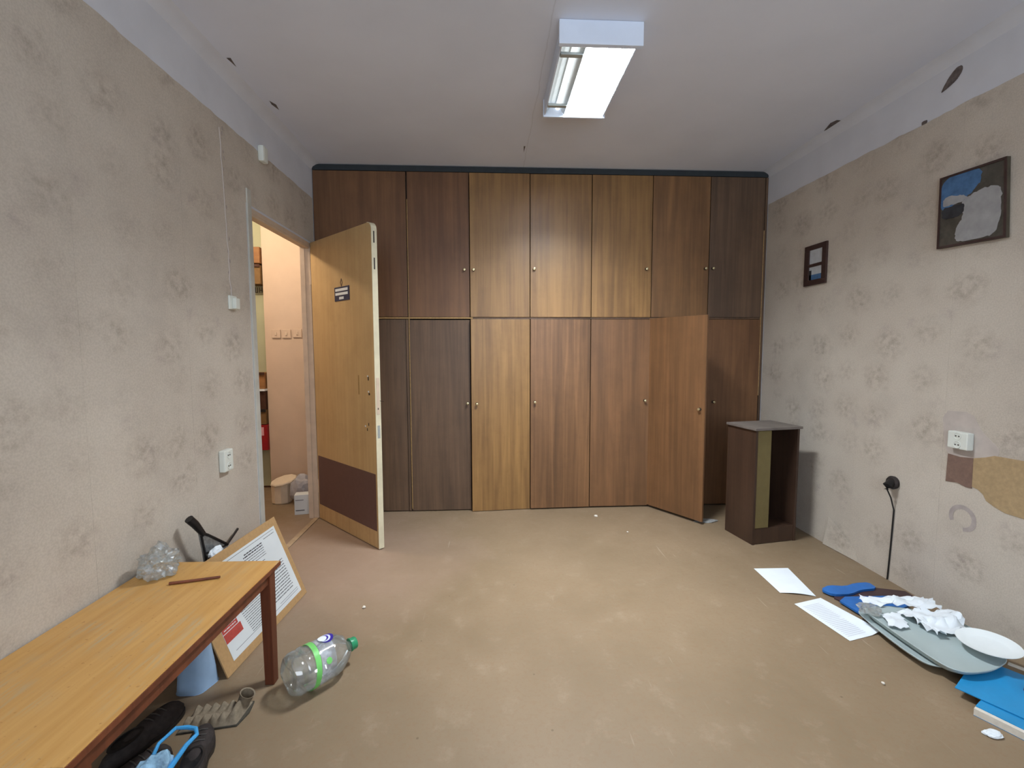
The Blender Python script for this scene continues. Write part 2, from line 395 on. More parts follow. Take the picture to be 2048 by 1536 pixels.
def strip(parent, side, y0, y1, z0=0.0, z1=2.397):
    """one hung strip of wallpaper; ragged top edge; proud of the wall"""
    bm = bmesh.new(); n = max(2, int((y1 - y0) / .03)); s = 1 if side == 'l' else -1
    x = LEFT if side == 'l' else RIGHT
    A, B, A2, B2 = [], [], [], []
    for i in range(n + 1):
        y = y0 + (y1 - y0) * i / n; zt = z1 + .006 * noise.noise(Vector((y * 9, x, 3))) + .004 * noise.noise(Vector((y * 40, x, 1)))
        zb = z0
        xx = x + s * .0022
        A.append(bm.verts.new((xx, y, zb))); B.append(bm.verts.new((xx, y, zt)))
        A2.append(bm.verts.new((x, y, zb))); B2.append(bm.verts.new((x, y, zt)))
    for i in range(n):
        bm.faces.new((A[i], A[i + 1], B[i + 1], B[i])); bm.faces.new((B[i], B[i + 1], B2[i + 1], B2[i]))
    for k in (0, n): bm.faces.new((A[k], B[k], B2[k], A2[k]))
    return obj('wallpaper_strip', bm, M['paper'], parent)
y = DY0 - .055
while y > -1.5: strip(wl, 'l', y - .53 + .0006, y); y -= .53
strip(wl, 'l', DY0 - .055, BACK - .02, DZ + .02); strip(wl, 'l', DY1 + .02, BACK - .02, 0, DZ + .02)
y = 3.13
strip(wr, 'r', y, BACK - .02)
while y > -1.5: strip(wr, 'r', y - .53 + .0006, y); y -= .53

def patch(name, mat, parent, side, pts, th=.003, off=0.0, k=1):
    """flat scrap lying on a side wall: pts are (y, z)"""
    pts = smooth_poly(pts, k) if k else pts
    bm = bmesh.new(); x = (LEFT + .0024 + off) if side == 'l' else (RIGHT - .0024 - off); s = 1 if side == 'l' else -1
    a = [bm.verts.new((x, p, q)) for p, q in pts]; b = [bm.verts.new((x + s * th, p, q)) for p, q in pts]
    bm.faces.new(a); bm.faces.new(b[::-1])
    for i in range(len(pts)): bm.faces.new((a[i], a[(i + 1) % len(pts)], b[(i + 1) % len(pts)], b[i]))
    return obj(name, bm, mat, parent)
# torn place by the right socket
patch('bare_plaster_patch', M['pale'], wr, 'r', [(2.083, .975), (1.946, .982), (1.90, .90), (1.85, .86), (1.824, .836), (1.83, .80), (1.851, .775), (1.91, .755), (2.033, .765), (2.06, .8)], .001)
patch('bare_hardboard_patch', M['board'], wr, 'r', [(1.935, .773), (1.88, .79), (1.842, .806), (1.734, .81), (1.40, .826), (1.36, .56), (1.6, .566), (1.718, .572), (1.787, .572), (1.83, .585), (1.862, .6), (1.877, .625), (1.9, .64), (1.925, .645)], .0016, .0004, 0)
patch('brown_backing_patch', M['boardbrown'], wr, 'r', [(2.04, .772), (1.985, .768), (1.926, .776), (1.924, .637), (1.95, .635), (1.99, .645), (2.043, .637)], .002, .001, 0)
bm = bmesh.new()  # ring shaped grime mark
def ring_mark(bm, cy, cz, r0, r1, x, a0=0, a1=6.283):
    n = 26; A = []; B = []
    for i in range(n + 1):
        t = a0 + (a1 - a0) * i / n; w = 1 + .12 * noise.noise(Vector((t, 2, 1)))
        A.append(bm.verts.new((x, cy + r0 * math.cos(t), cz + r0 * math.sin(t)))); B.append(bm.verts.new((x, cy + r1 * w * math.cos(t), cz + r1 * w * math.sin(t))))
    for i in range(n): bm.faces.new((A[i], A[i + 1], B[i + 1], B[i]))
ring_mark(bm, 1.957, .485, .042, .062, RIGHT - .0032, -.5, 4.6); obj('ring_stain', bm, M['grime'], wr)
# chips in the whitewash
bm = bmesh.new()
for pts in ([(2.20, 2.50), (2.165, 2.507), (2.12, 2.523), (2.095, 2.553), (2.10, 2.578), (2.125, 2.583), (2.15, 2.565), (2.17, 2.545)], [(2.29, 2.41), (2.275, 2.413), (2.255, 2.409), (2.262, 2.38), (2.28, 2.372)]):
    pts = smooth_poly(pts, 2); x = RIGHT - .0015
    vs = [bm.verts.new((x + random.uniform(-.0008, .0008), p, q)) for p, q in pts]; bm.faces.new(vs)
obj('plaster_chip', bm, M['chip'], wr)
bm = bmesh.new()
for pts in ([(2.135, 2.90), (2.10, 2.80), (2.11, 2.76), (2.14, 2.765), (2.16, 2.83)], [(-1.225, 2.33), (-1.205, 2.33), (-1.215, 2.40)], [(-1.20, 2.70), (-1.18, 2.74), (-1.19, 2.80), (-1.205, 2.74)], [(.25, 3.20), (.262, 3.20), (.258, 3.30)]):
    vs = [bm.verts.new((p, q, TOP - .001 + random.uniform(-.0005, .0005))) for p, q in pts]; bm.faces.new(vs)
obj('plaster_chip', bm, M['chip'], ce)
# coving fillet between wall and ceiling on both sides
for nm, x0, s in (('trim_1', LEFT, 1), ('trim_2', RIGHT, -1)):
    bm = bmesh.new(); prof = [(0, -.045), (.0, 0), (.06, 0), (.035, -.008), (.012, -.022)]
    rows = []
    for yy in (-1.6, BACK - .002): rows.append([bm.verts.new((x0 + s * a, yy, TOP + b)) for a, b in prof])
    for i in range(5): bm.faces.new((rows[0][i], rows[0][(i + 1) % 5], rows[1][(i + 1) % 5], rows[1][i]))
    bm.faces.new(rows[0]); bm.faces.new(rows[1][::-1])
    struct(obj(nm, bm, M['plaster'], smooth=True))
# door casing: rounded painted strip on the near side, head reveal and hinge jamb
bm = bmesh.new(); bx(bm, LEFT - .002, LEFT + .009, DY0 - .048, DY0 - .004, 0, 2.145, .004); struct(obj('trim_3', bm, M['casing']))
bm = bmesh.new(); bx(bm, LEFT - WT - .004, LEFT + .006, DY0 - .02, DY1 + .03, DZ - .022, DZ + .006, .003)
bx(bm, LEFT - .032, LEFT + .002, DY0, DY1, DZ - .034, DZ - .018, .002); struct(obj('trim_4', bm, M['jamb']))
bm = bmesh.new(); bx(bm, LEFT - WT - .002, LEFT - .032, DY1 - .008, DY1 + .03, 0, DZ, .003); bx(bm, LEFT - .034, LEFT + .006, DY1 - .002, DY1 + .04, 0, DZ, .003); struct(obj('trim_5', bm, M['jamb']))
bm = bmesh.new(); bx(bm, LEFT - WT, LEFT - .002, DY0 - .004, DY0 + .012, 0, DZ - .02, .002); struct(obj('trim_6', bm, M['casing']))
struct(box('trim_7', speck('worn_threshold', srgb(172, 150, 122), .6, 20, .15), None, LEFT - .03, LEFT + .006, DY0 + .02, DY1 - .005, -.001, .006, .002))

# hallway
struct(box('wall_hall_far', M['hallwall'], None, -1.985, LEFT - WT, 4.2, 4.32, 0, TOP, 0))
struct(box('wall_hall_recess', M['hallgreen'], None, -3.4, -1.985, 4.30, 4.4, 0, TOP, 0))
bm = bmesh.new(); bx(bm, -3.4, LEFT - WT, 1.9, 4.4, TOP - .02, TOP + .08); struct(obj('ceiling_hall', bm, M['ceiling']))
struct(box('wall_hall_left', M['hallwall'], None, -3.4, -3.3, 1.9, 4.3, 0, TOP, 0))
struct(box('wall_hall_near', M['hallwall'], None, -3.4, LEFT - WT, 1.8, 1.9, 0, TOP, 0))
struct(box('baseboard_hall', M['hdark'], None, -3.3, -1.985, 4.288, 4.3, 0, .012, 0))
# three light switches on the hall wall
for i, (x, zz) in enumerate(((-1.885, 1.42), (-1.795, 1.42), (-1.70, 1.425))):
    t = thing('light_switch', ['square switch on the hall wall, leftmost of the three in a row', 'square switch on the hall wall, middle one of the three in a row', 'square switch on the hall wall, the one nearest the door frame'][i], 'switch', (x, 4.2, zz), 0, 'light switches on the hall wall')
    box('switch_plate', M['hallwall'], t, x - .038, x + .038, 4.188, 4.1995, zz - .038, zz + .038, .004)
    box('rocker', M['jamb'], t, x - .008, x + .008, 4.181, 4.188, zz - .014, zz + .014, .002)
# boxes hung on the recess wall
def wallbox(name, label, cat, z0, z1, mat, mat2=None, x0=-2.22, x1=-1.992, y0=4.17, extra=None):
    t = thing(name, label, cat, ((x0 + x1) / 2, 4.3, z0))
    box('case', mat, t, x0, x1, y0, 4.2995, z0, z1, .004)
    if mat2: box('lid', mat2, t, x0 - .003, x1 + .002, y0 - .012, y0, z1 - .02, z1 + .004, .002)
    if extra: extra(t, x0, x1, y0, z0, z1)
    return t
wallbox('wooden_box', 'brown wooden box highest on the hall wall, seen through the doorway', 'box', 2.035, 2.175, M['hbrown'])
wallbox('cabinet_box', 'olive brown wall box with dark top edge under the highest brown box', 'box', 1.855, 2.02, M['holive'], M['hdark'])
def writing(t, x0, x1, y0, z0, z1):
    bm = bmesh.new()
    for k, xx in enumerate((x1 - .105, x1 - .068, x1 - .03)):
        if k == 1:
            for a in (0, .02): bx(bm, xx + a, xx + a + .006, y0 - .002, y0 - .0002, z0 + .012, z1 - .01)
            bx(bm, xx, xx + .024, y0 - .002, y0 - .0002, (z0 + z1) / 2 - .003, (z0 + z1) / 2 + .003)
        else:
            for a in (0, .018): bx(bm, xx + a, xx + a + .006, y0 - .002, y0 - .0002, z0 + .012, z1 - .01)
            bx(bm, xx, xx + .024, y0 - .002, y0 - .0002, z0 + .012, z0 + .018)
    obj('lettering', bm, M['frame2'], t)
wallbox('wall_notice', 'pale strip with dark lettering under the olive wall box', 'sign', 1.78, 1.85, M['hallgreen'], None, y0=4.29, extra=writing)
wallbox('wooden_crate', 'yellowish wooden box with dark top edge at waist height on the hall wall', 'box', .93, 1.075, M['hbrown'], M['hdark'])
t = tag(box('paper_sheet', M['white'], None, -2.22, -1.985, 4.15, 4.299, .912, .928, .001, loc=(-2.1, 4.2, .912)), 'thin white sheet lying between the yellowish box and dark box in the hall', 'paper')
wallbox('dark_box', 'dark brown box below the white sheet on the hall wall', 'box', .745, .910, M['hdark'])
wallbox('dark_case', 'blackish brown case directly above the red box in the hall', 'box', .61, .743, M['holive'], M['black'])
def pinklabel(t, x0, x1, y0, z0, z1):
    o = box('paper_label', M['hpink'], t, x1 - .085, x1 - .03, y0 - .0015, y0 - .0002, z1 - .095, z1 - .02, 0); o['label'] = 'pink paper label'
wallbox('red_box', 'red box with a pink label, lowest on the hall wall', 'box', .375, .605, M['hred'], None, x0=-2.2, x1=-1.975 - .012, extra=pinklabel)

# things on the hall floor by the doorway
cx, cy = -1.74, 3.86
t = thing('cardboard_drum', 'cream cardboard drum with a tilted pale lid on the hall floor', 'container', (cx, cy, 0))
bm = bmesh.new(); lathe(bm, [(0, .001), (.075, .001), (.08, .01), (.082, .16), (.078, .165), (.0, .165)], 10, Matrix.Translation((cx, cy, 0))); obj('drum', bm, M['canis'], t)
bm = bmesh.new(); lathe(bm, [(0, 0), (.1, 0), (.105, .012), (.1, .02), (0, .024)], 10, Matrix.Translation((cx + .02, cy, .172)) @ Matrix.Rotation(math.radians(-9), 4, 'Y') @ Matrix.Rotation(math.radians(10), 4, 'X')); obj('lid', bm, M['canis'], t)
t = thing('white_carton', 'small white carton with dark red side and printed lines on the hall floor', 'box', (-1.46, 3.58, 0))
R1 = Matrix.Translation((-1.452, 3.585, 0)) @ Matrix.Rotation(math.radians(12), 4, 'Z')
box('carton_body', M['sheet'], t, -.062, .05, -.04, .045, 0, .155, .002, xf=R1)
box('carton_side', M['hred'], t, .0502, .0515, -.038, .043, .004, .15, 0, xf=R1)
bm = bmesh.new()
for z0, z1, x1 in ((.03, .038, .01), (.112, .117, .005)): pb = bmesh.new(); bx(pb, -.054, x1, -.0415, -.0402, z0, z1); pb.transform(R1); obj('printed_line', pb, M['ink'], t)
def crumple(name, mat, c, r, amp=.35, freq=9, sub=4, squash=(1, 1, 1), seed=0, floor=None, parent=None):
    bm = bmesh.new(); bmesh.ops.create_icosphere(bm, subdivisions=sub, radius=1)
    for v in bm.verts:
        d = v.co.copy(); k = 1 + amp * noise.noise(d * freq * .35 + Vector((seed, 0, 0))) + amp * .7 * abs(noise.noise(d * freq + Vector((0, seed, 0))))
        v.co = Vector((d.x * squash[0], d.y * squash[1], d.z * squash[2])) * r * k + Vector(c)
        if floor is not None and v.co.z < floor: v.co.z = floor + .0005
    return obj(name, bm, mat, parent, loc=None if parent else (c[0], c[1], floor if floor is not None else c[2]))
tag(crumple('plastic_bag', M['greyfilm'], (-1.545, 3.80, .12), .09, .3, 5, 3, (1, .7, 1.25), 4, 0), 'crumpled grey plastic bag behind the white carton by the hall wall', 'bag')
t = tag(box('plank_offcut', M['hbrown'], None, -.012, .012, -.01, .01, 0, .36, .001, loc=(-1.50, 4.0, 0), xf=Matrix.Translation((-1.60, 4.08, .005)) @ Matrix.Rotation(math.radians(28), 4, 'Y')), 'narrow brown wooden offcut leaning behind the grey bag in the hall', 'wood')
bm = bmesh.new(); tube(bm, [(-1.475, 4.19, .35), (-1.46, 4.165, .33), (-1.455, 4.16, .29), (-1.48, 4.18, .25)], [.004, .009, .009, .003], 8)
tag(obj('cable_clip', bm, M['black'], smooth=True, loc=(-1.47, 4.19, .25)), 'small black curved clip on the hall wall above the grey bag', 'clip')

# ---------------------------------------------------------------- the open room door
hx, hy = -1.2975 + .012, 3.4512; fx, fy = -.7016, 2.8653
u = Vector((fx - hx, fy - hy, 0)); LW = u.length; ang = math.atan2(u.y, u.x)
DT = .036
# local frame: x along the leaf from the hinge, visible face at local y = 0, thickness towards +y
door = thing('door_1', 'open yellowish veneer room door with purple brown kick panel', None, (hx, hy, 0), ang, kind='structure')
XD = Matrix.Translation((hx, hy, 0)) @ Matrix.Rotation(ang, 4, 'Z')
def leafpoly(x0, x1, z0, z1, r):
    p = [(x0, z0), (x1, z0)] + [(x1 - r + r * math.cos(a), z1 - r + r * math.sin(a)) for a in [i * math.pi / 16 for i in range(9)]] + [(x0, z1)]
    return p
bm = bmesh.new(); pts = leafpoly(.0, LW - .004, .006, 2.05, .045)
a = [bm.verts.new((x, 0, z)) for x, z in pts]; b = [bm.verts.new((x, DT, z)) for x, z in pts]
bm.faces.new(a); bm.faces.new(b[::-1])
for i in range(len(pts)): bm.faces.new((a[i], b[i], b[(i + 1) % len(pts)], a[(i + 1) % len(pts)]))
bm.transform(XD); obj('door_leaf', bm, M['door'], door)
bm = bmesh.new()  # painted edge, wraps over the rounded corner
ed = [(LW - .004, .006)] + leafpoly(0, LW - .004, .006, 2.05, .045)[2:-1]
for i in range(len(ed) - 1):
    (x0, z0), (x1, z1) = ed[i], ed[i + 1]
    n0 = Vector((1, 0)) if i == 0 else Vector((math.cos((i - 1) * math.pi / 16), math.sin((i - 1) * math.pi / 16)))
    n1 = Vector((math.cos(i * math.pi / 16), math.sin(i * math.pi / 16)))
    m = 24 if i == 0 else 1
    for k in range(m):
        s0, s1 = k / m, (k + 1) / m; q = []
        for s_ in (s0, s1):
            x = x0 + (x1 - x0) * s_; z = z0 + (z1 - z0) * s_; nn = n0.lerp(n1, s_); w = .0035 + (.0012 * noise.noise(Vector((0, 0, z * 30))) if m > 1 else 0)
            q.append([(x, -.0006, z), (x, DT + .0006, z), (x + nn.x * w, DT + .0006, z + nn.y * w), (x + nn.x * w, -.0006, z + nn.y * w)])
        vs = [[bm.verts.new(p) for p in r] for r in q]
        for j in range(4): bm.faces.new((vs[0][j], vs[0][(j + 1) % 4], vs[1][(j + 1) % 4], vs[1][j]))
bmesh.ops.remove_doubles(bm, verts=bm.verts[:], dist=.0001)
bm.transform(XD); o = obj('door_edge', bm, M['cream'], door, smooth=True); o['label'] = 'cream painted door edge'
box('kick_panel', M['kick'], door, .015, LW - .02, -.002, 0, .118, .488, .0005, xf=XD)
box('bottom_rail', M['bottomrail'], door, .015, LW - .02, -.0015, 0, .012, .117, .0003, xf=XD)
for zz in (1.96, 1.80): box('edge_slot', M['dirt'], door, LW - .001, LW + .0006, .012, .020, zz - .035, zz + .035, 0, xf=XD)
box('lock_plate', M['jamb'], door, LW - .001, LW + .0012, .007, .029, .87, 1.10, .0005, xf=XD)
box('strike_plate', M['slat'], door, LW - .001, LW + .0013, .009, .027, .72, .80, .0005, xf=XD)
box('screw_hole', M['dirt'], door, LW + .0005, LW + .0016, .014, .020, .90, .912, 0, xf=XD)
bm = bmesh.new(); tube(bm, [(LW - .002, .03, .955), (LW + .022, .045, .95)], .0015, 6); bm.transform(XD); obj('bent_nail', bm, M['dirt'], door)
box('handle_scar', speck('bare_scar', srgb(150, 122, 78), .7, 60, .15), door, .624, .636, -.0008, 0, .985, 1.11, 0, xf=XD)
for xx, zz, w, h in ((.749, 1.093, .005, .012), (.756, .995, .008, .007), (.74, .80, .004, .009), (.722, .765, .004, .009)):
    box('screw_hole', M['dirt'], door, xx - w, xx + w, -.001, 0, zz - h, zz + h, 0, xf=XD)
for xx, zz in ((.742, 1.108), (.748, 1.01), (.70, .785)): box('paint_chip', M['sheet'], door, xx - .006, xx + .006, -.001, 0, zz - .005, zz + .005, 0, xf=XD)
pl = box('name_plate', M['navy'], door, .35, .545, -.004, 0, 1.602, 1.695, .001, xf=XD); pl['label'] = 'navy name plate with white lines of lettering'
bm = bmesh.new(); random.seed(3)
for x0, x1, z in ((.365, .53, 1.675), (.365, .53, 1.648), (.415, .475, 1.620)):
    bx(bm, x0, x1, -.0052, -.004, z - .0085, z + .0085, 0)
bm.transform(XD); lt = obj('white_band', bm, M['sheet'], pl)
def add_text(body, size, mtx, mat, name, parent):
    cu = bpy.data.curves.new(name, 'FONT'); cu.body = body; cu.size = size; cu.align_x = 'CENTER'; cu.align_y = 'CENTER'; cu.extrude = .0002
    tmp = bpy.data.objects.new(name, cu); C.objects.link(tmp); dg = bpy.context.evaluated_depsgraph_get(); dg.update()
    me = bpy.data.meshes.new_from_object(tmp.evaluated_get(dg)); bpy.data.objects.remove(tmp)
    bm = bmesh.new(); bm.from_mesh(me); bm.transform(mtx); return obj(name, bm, mat, parent)
bm = bmesh.new()  # small diamond mark over the plate
for a0 in range(4):
    p = [Vector((.443, 1.748)), Vector((.455, 1.722)), Vector((.443, 1.697)), Vector((.431, 1.722))]
    q, r = p[a0], p[(a0 + 1) % 4]; tube(bm, [(q.x, -.0015, q.y), (r.x, -.0015, r.y)], .0017, 5)
bm.transform(XD); obj('diamond_mark', bm, M['kick'], door)
for zz in (.25, 1.8):
    bm = bmesh.new(); tube(bm, [(-.006, .0, zz - .05), (-.006, .0, zz + .05)], .007, 10); bm.transform(XD); obj('hinge', bm, M['jamb'], door, smooth=True)

# ---------------------------------------------------------------- built-in wardrobe
wd = thing('built_in_wardrobe', 'wall to wall built-in wardrobe with brown veneer doors in two tiers', 'wardrobe', ((LEFT + RIGHT) / 2, BACK, 0))
X = [-.604, -.137, .326, .804, 1.279, 1.735, 2.172]
ZM, ZT = 1.518, 2.603
bm = bmesh.new()
for x in (-1.29, -.604, .326, 1.279, 2.178): bx(bm, x - .009, x + .009, BACK + .004, 4.21, 0, 2.60)
obj('upright', bm, M['w_in'], wd)
bm = bmesh.new(); bx(bm, LEFT + .004, RIGHT - .006, BACK + .012, 4.21, ZM - .009, ZM + .009); obj('shelf', bm, M['w_in'], wd)
box('top_panel', M['w_in'], wd, LEFT + .004, RIGHT - .006, BACK + .004, 4.21, 2.59, 2.608, 0)
box('back_panel', M['w_in'], wd, LEFT + .004, RIGHT - .006, 4.205, 4.215, 0, 2.6, 0)
box('floor_panel', M['w_in'], wd, LEFT + .004, RIGHT - .006, BACK + .02, 4.2, .002, .012, 0)
f = box('top_strip', M['w_top'], wd, LEFT + .004, RIGHT - .006, BACK - .016, BACK + .02, 2.606, 2.646, .002)  # dark strip between the door tops and the ceiling
box('side_filler', M['w_dark'], wd, 2.176, RIGHT - .003, BACK - .012, BACK + .02, .0, 2.604, .002)
box('upper_side_panel', M['w_drk2'], wd, LEFT + .006, -.612, BACK - .012, BACK + .004, ZM + .008, ZT, .0015)
box('lower_side_panel', M['w_dark'], wd, LEFT + .006, -.632, BACK - .010, BACK + .004, .008, ZM - .012, .0015)
box('lower_side_panel', M['w_dark'], wd, -.628, -.610, BACK - .014, BACK + .004, .008, ZM - .012, .001)
box('edge_strip', M['w_edge'], wd, -.606, -.600, BACK - .0135, BACK + .004, .02, ZT - .2, .001)
box('edge_strip', M['w_edge'], wd, -.9, X[1] + .02, BACK - .0135, BACK + .004, ZM - .006, ZM + .004, .001)
box('edge_strip', M['w_dark'], wd, X[1] + .022, 2.174, BACK - .008, BACK + .004, ZM - .006, ZM + .004, .001)
box('edge_strip', M['w_edge'], wd, 2.168, 2.1745, BACK - .0135, BACK + .003, .9, 2.2, .001)
def wdoor(i, z0, z1, mat, knob, ang=0, hinge='l', kz=1.89, gap=.003, kx=None, label=None, xs=None):
    x0, x1 = xs or (X[i] + gap, X[i + 1] - gap)
    H = x0 if hinge == 'l' else x1
    T = Matrix.Translation((H, BACK, 0)) @ Matrix.Rotation(math.radians(ang), 4, 'Z') @ Matrix.Translation((-H, -BACK, 0))
    d = box('cabinet_door', mat, wd, x0, x1, BACK - .014, BACK + .003, z0, z1, .0018, xf=T)
    if label: d['label'] = label
    kx = kx if kx is not None else (x0 + .032 if knob == 'l' else x1 - .032)
    bm = bmesh.new(); lathe(bm, [(0, 0), (.005, 0), (.0045, .010), (.009, .013), (.0115, .018), (.009, .024), (0, .026)], 14,
        T @ Matrix.Translation((kx, BACK - .0142, kz)) @ Matrix.Rotation(math.radians(90), 4, 'X'))
    k = obj('knob', bm, M['knob'], d, smooth=True); k['label'] = 'small brass knob'
    bm = bmesh.new(); lathe(bm, [(0, 0), (.012, 0), (.012, .0015), (0, .0016)], 14, T @ Matrix.Translation((kx, BACK - .0141, kz)) @ Matrix.Rotation(math.radians(90), 4, 'X'))
    obj('knob_rosette', bm, M['dirt'], d)
    return d
u0 = ZM + .006
wdoor(0, u0, ZT, M['w_drk2'], 'r', kz=1.882, kx=-.177, label='darker brown upper door')
wdoor(1, u0, ZT, M['w_gold'], 'l', kz=1.882, kx=-.108)
wdoor(2, u0, ZT - .002, M['w_gold'], 'l', kz=1.89, kx=.358, ang=-.4)
wdoor(3, u0, ZT, M['w_gold'], 'r', kz=1.896, kx=1.236)
wdoor(4, u0, ZT, M['w_mid'], 'r', kz=1.902, kx=1.705)
wdoor(5, u0, ZT, M['w_dark'], 'l', kz=1.903, kx=1.765, label='dark brown upper door by the right wall')
l1 = ZM - .010
wdoor(0, .008, l1 - .006, M['w_dark'], 'r', kz=.857, kx=-.162, label='dark grey brown lower door')
wdoor(1, .004, l1, M['w_gold'], 'l', ang=4.5, hinge='r', kz=.855, kx=-.092)
wdoor(2, .010, l1, M['w_streak'], 'l', ang=1.6, hinge='r', kz=.862, kx=.362, label='door with bold wavy grain streaks')
wdoor(3, .012, l1, M['w_red'], 'r', kz=.866, kx=1.242)
wdoor(4, .020, l1 + .006, M['w_red'], 'r', ang=-57, hinge='l', kz=.842, kx=1.735, label='lower door standing open', xs=(1.282, 1.774))
wdoor(5, .012, l1, M['w_drk2'], 'l', kz=.85, kx=1.80, xs=(1.742, 2.169))

# ---------------------------------------------------------------- ceiling lamp
lx0, lx1, ly0, ly1, lz0 = .312, .660, 2.012, 2.625, 2.552
lp = thing('ceiling_lamp', 'white fluorescent ceiling lamp with open louvre, right half glowing', 'lamp', ((lx0 + lx1) / 2, (ly0 + ly1) / 2, TOP))
bm = bmesh.new(); bx(bm, lx0 + .005, lx1 - .005, ly0, ly1, 2.628, TOP - .0005, .002)
bx(bm, lx0 + .005, lx0 + .011, ly0 + .02, ly1 - .01, lz0 + .012, 2.63); bx(bm, lx1 - .017, lx1 - .011, ly0 + .02, ly1 - .01, lz0 + .012, 2.63)
obj('housing', bm, M['white_m'], lp)
box('end_cap', M['white_m'], lp, lx0 - .006, lx1 + .006, ly0 - .012, ly0 + .012, lz0, TOP - .0005, .003)
box('end_cap', M['white_m'], lp, lx0, lx1 - .004, ly1 - .012, ly1 + .002, lz0 + .004, TOP - .0005, .003)
mx = .430
bm = bmesh.new()  # V-shaped mirror trays
for a, b, fl_ in ((lx0 + .012, mx - .003, 0), (mx + .003, lx1 - .018, 1)):
    c = (a + b) / 2; pr = [(a, lz0 + .014), (a + (c - a) * .5, 2.606), (c, 2.624), (b - (b - c) * .5, 2.606), (b, lz0 + .014)]
    if fl_: pr = [(a, lz0 + .03), (a + .003, 2.624), (c, 2.625), (b - .004, 2.624), (b, lz0 + .014)]
    rows = [[bm.verts.new((x, yy, z)) for x, z in pr] for yy in (ly0 + .013, ly1 - .013)]
    for i in range(4): bm.faces.new((rows[0][i], rows[0][i + 1], rows[1][i + 1], rows[1][i]))
obj('reflector', bm, M['refl'], lp)
box('divider', M['slat'], lp, mx - .002, mx + .002, ly0 + .013, ly1 - .013, lz0 + .045, 2.625, 0)
for yy in (2.10, 2.52):
    box('louvre_slat', M['slat'], lp, lx0 + .014, mx - .004, yy - .012, yy + .012, lz0 + .010, lz0 + .022, .002)
bm = bmesh.new(); tube(bm, [(.392, ly0 + .014, 2.604), (.392, ly1 - .014, 2.604)], .013, 16); obj('fluorescent_tube', bm, M['spilltube'], lp, smooth=True)
for xx in (.47, .53, .59):
    bm = bmesh.new(); tube(bm, [(xx, ly0 + .014, 2.606), (xx, ly1 - .014, 2.606)], .010, 16); o = obj('fluorescent_tube', bm, M['lit'], lp, smooth=True); o['label'] = 'brightly glowing tube'
# tube light leaves through the mouth; end caps give the cut-off
al = area('tube_light', ((mx + lx1) / 2 - .004, (ly0 + ly1) / 2, 2.6225), (0, 0, 0), .205, .585, TUBE_POWER, (.90, .95, 1), math.radians(141))

# ---------------------------------------------------------------- left wall fittings
t = thing('junction_box', 'white rounded junction box at the top edge of the left wallpaper', 'junction box', (LEFT, 2.775, 2.39))
box('cover', M['outlet'], t, LEFT + .0005, LEFT + .035, 2.745, 2.805, 2.345, 2.435, .012)
t = thing('light_switch', 'small white switch with pull cord hole beside the door casing', 'switch', (LEFT, 2.41, 1.5))
box('switch_plate', M['outlet'], t, LEFT + .0024, LEFT + .012, 2.372, 2.44, 1.478, 1.548, .004)
box('rocker', M['outlet'], t, LEFT + .012, LEFT + .032, 2.392, 2.43, 1.482, 1.536, .004)
bm = bmesh.new(); pts = [(LEFT + .003, 2.405 + .012 * noise.noise(Vector((k * .7, 0, 0))) - .002 * k, 1.54 + k * .045) for k in range(19)]
tube(bm, pts, .0035, 6); tag(obj('wall_cable', bm, M['pale'], smooth=True, loc=(LEFT, 2.4, 1.54)), 'thin cable bulging under the wallpaper above the left wall switch', 'cable')
bm = bmesh.new()
for k in range(15):
    z = 1.60 + k * .055 + random.uniform(-.02, .02); yy = 2.4 + random.uniform(-.012, .012)
    ring = [(yy + random.uniform(.003, .008) * math.cos(a), z + random.uniform(.006, .016) * math.sin(a)) for a in [j * 1.047 for j in range(6)]]
    bm.faces.new([bm.verts.new((LEFT + .0026, p, q)) for p, q in ring])
o = obj('wallpaper_scuff', bm, M['grime'], wl)
def socket2(t, x, s, y0, y1, z0, z1, d=.03):
    a, b = sorted((x + s * .0024, x + s * d)); box('socket_body', M['outlet'], t, a, b, y0, y1, z0, z1, .006)
    n = 2; h = (z1 - z0) / 2
    for k in range(2):
        cz = z0 + h * (k + .5); cyy = (y0 + y1) / 2
        bm = bmesh.new(); lathe(bm, [(0, -.002), (.013, -.002), (.014, .0015), (.017, .0018), (.0175, 0)], 18, Matrix.Translation((x + s * (d + .0003), cyy, cz)) @ Matrix.Rotation(math.radians(90 * s), 4, 'Y'))
        f = obj('socket_face', bm, M['outlet'], t, smooth=True)
        for dy in (-.007, .007):
            bm = bmesh.new(); tube(bm, [(x + s * (d - .001), cyy + dy, cz), (x + s * (d + .0022), cyy + dy, cz)], .003, 8); obj('pin_hole', bm, M['outdark'], f)
t = thing('wall_socket', 'white double socket low on the left wall beside the doorway', 'socket', (LEFT, 2.262, .735)); socket2(t, LEFT, 1, 2.228, 2.305, .685, .79)
t = thing('wall_socket', 'white double socket on the right wall above the torn wallpaper', 'socket', (RIGHT, 1.975, .85)); socket2(t, RIGHT, -1, 1.93, 2.022, .808, .888, .034)
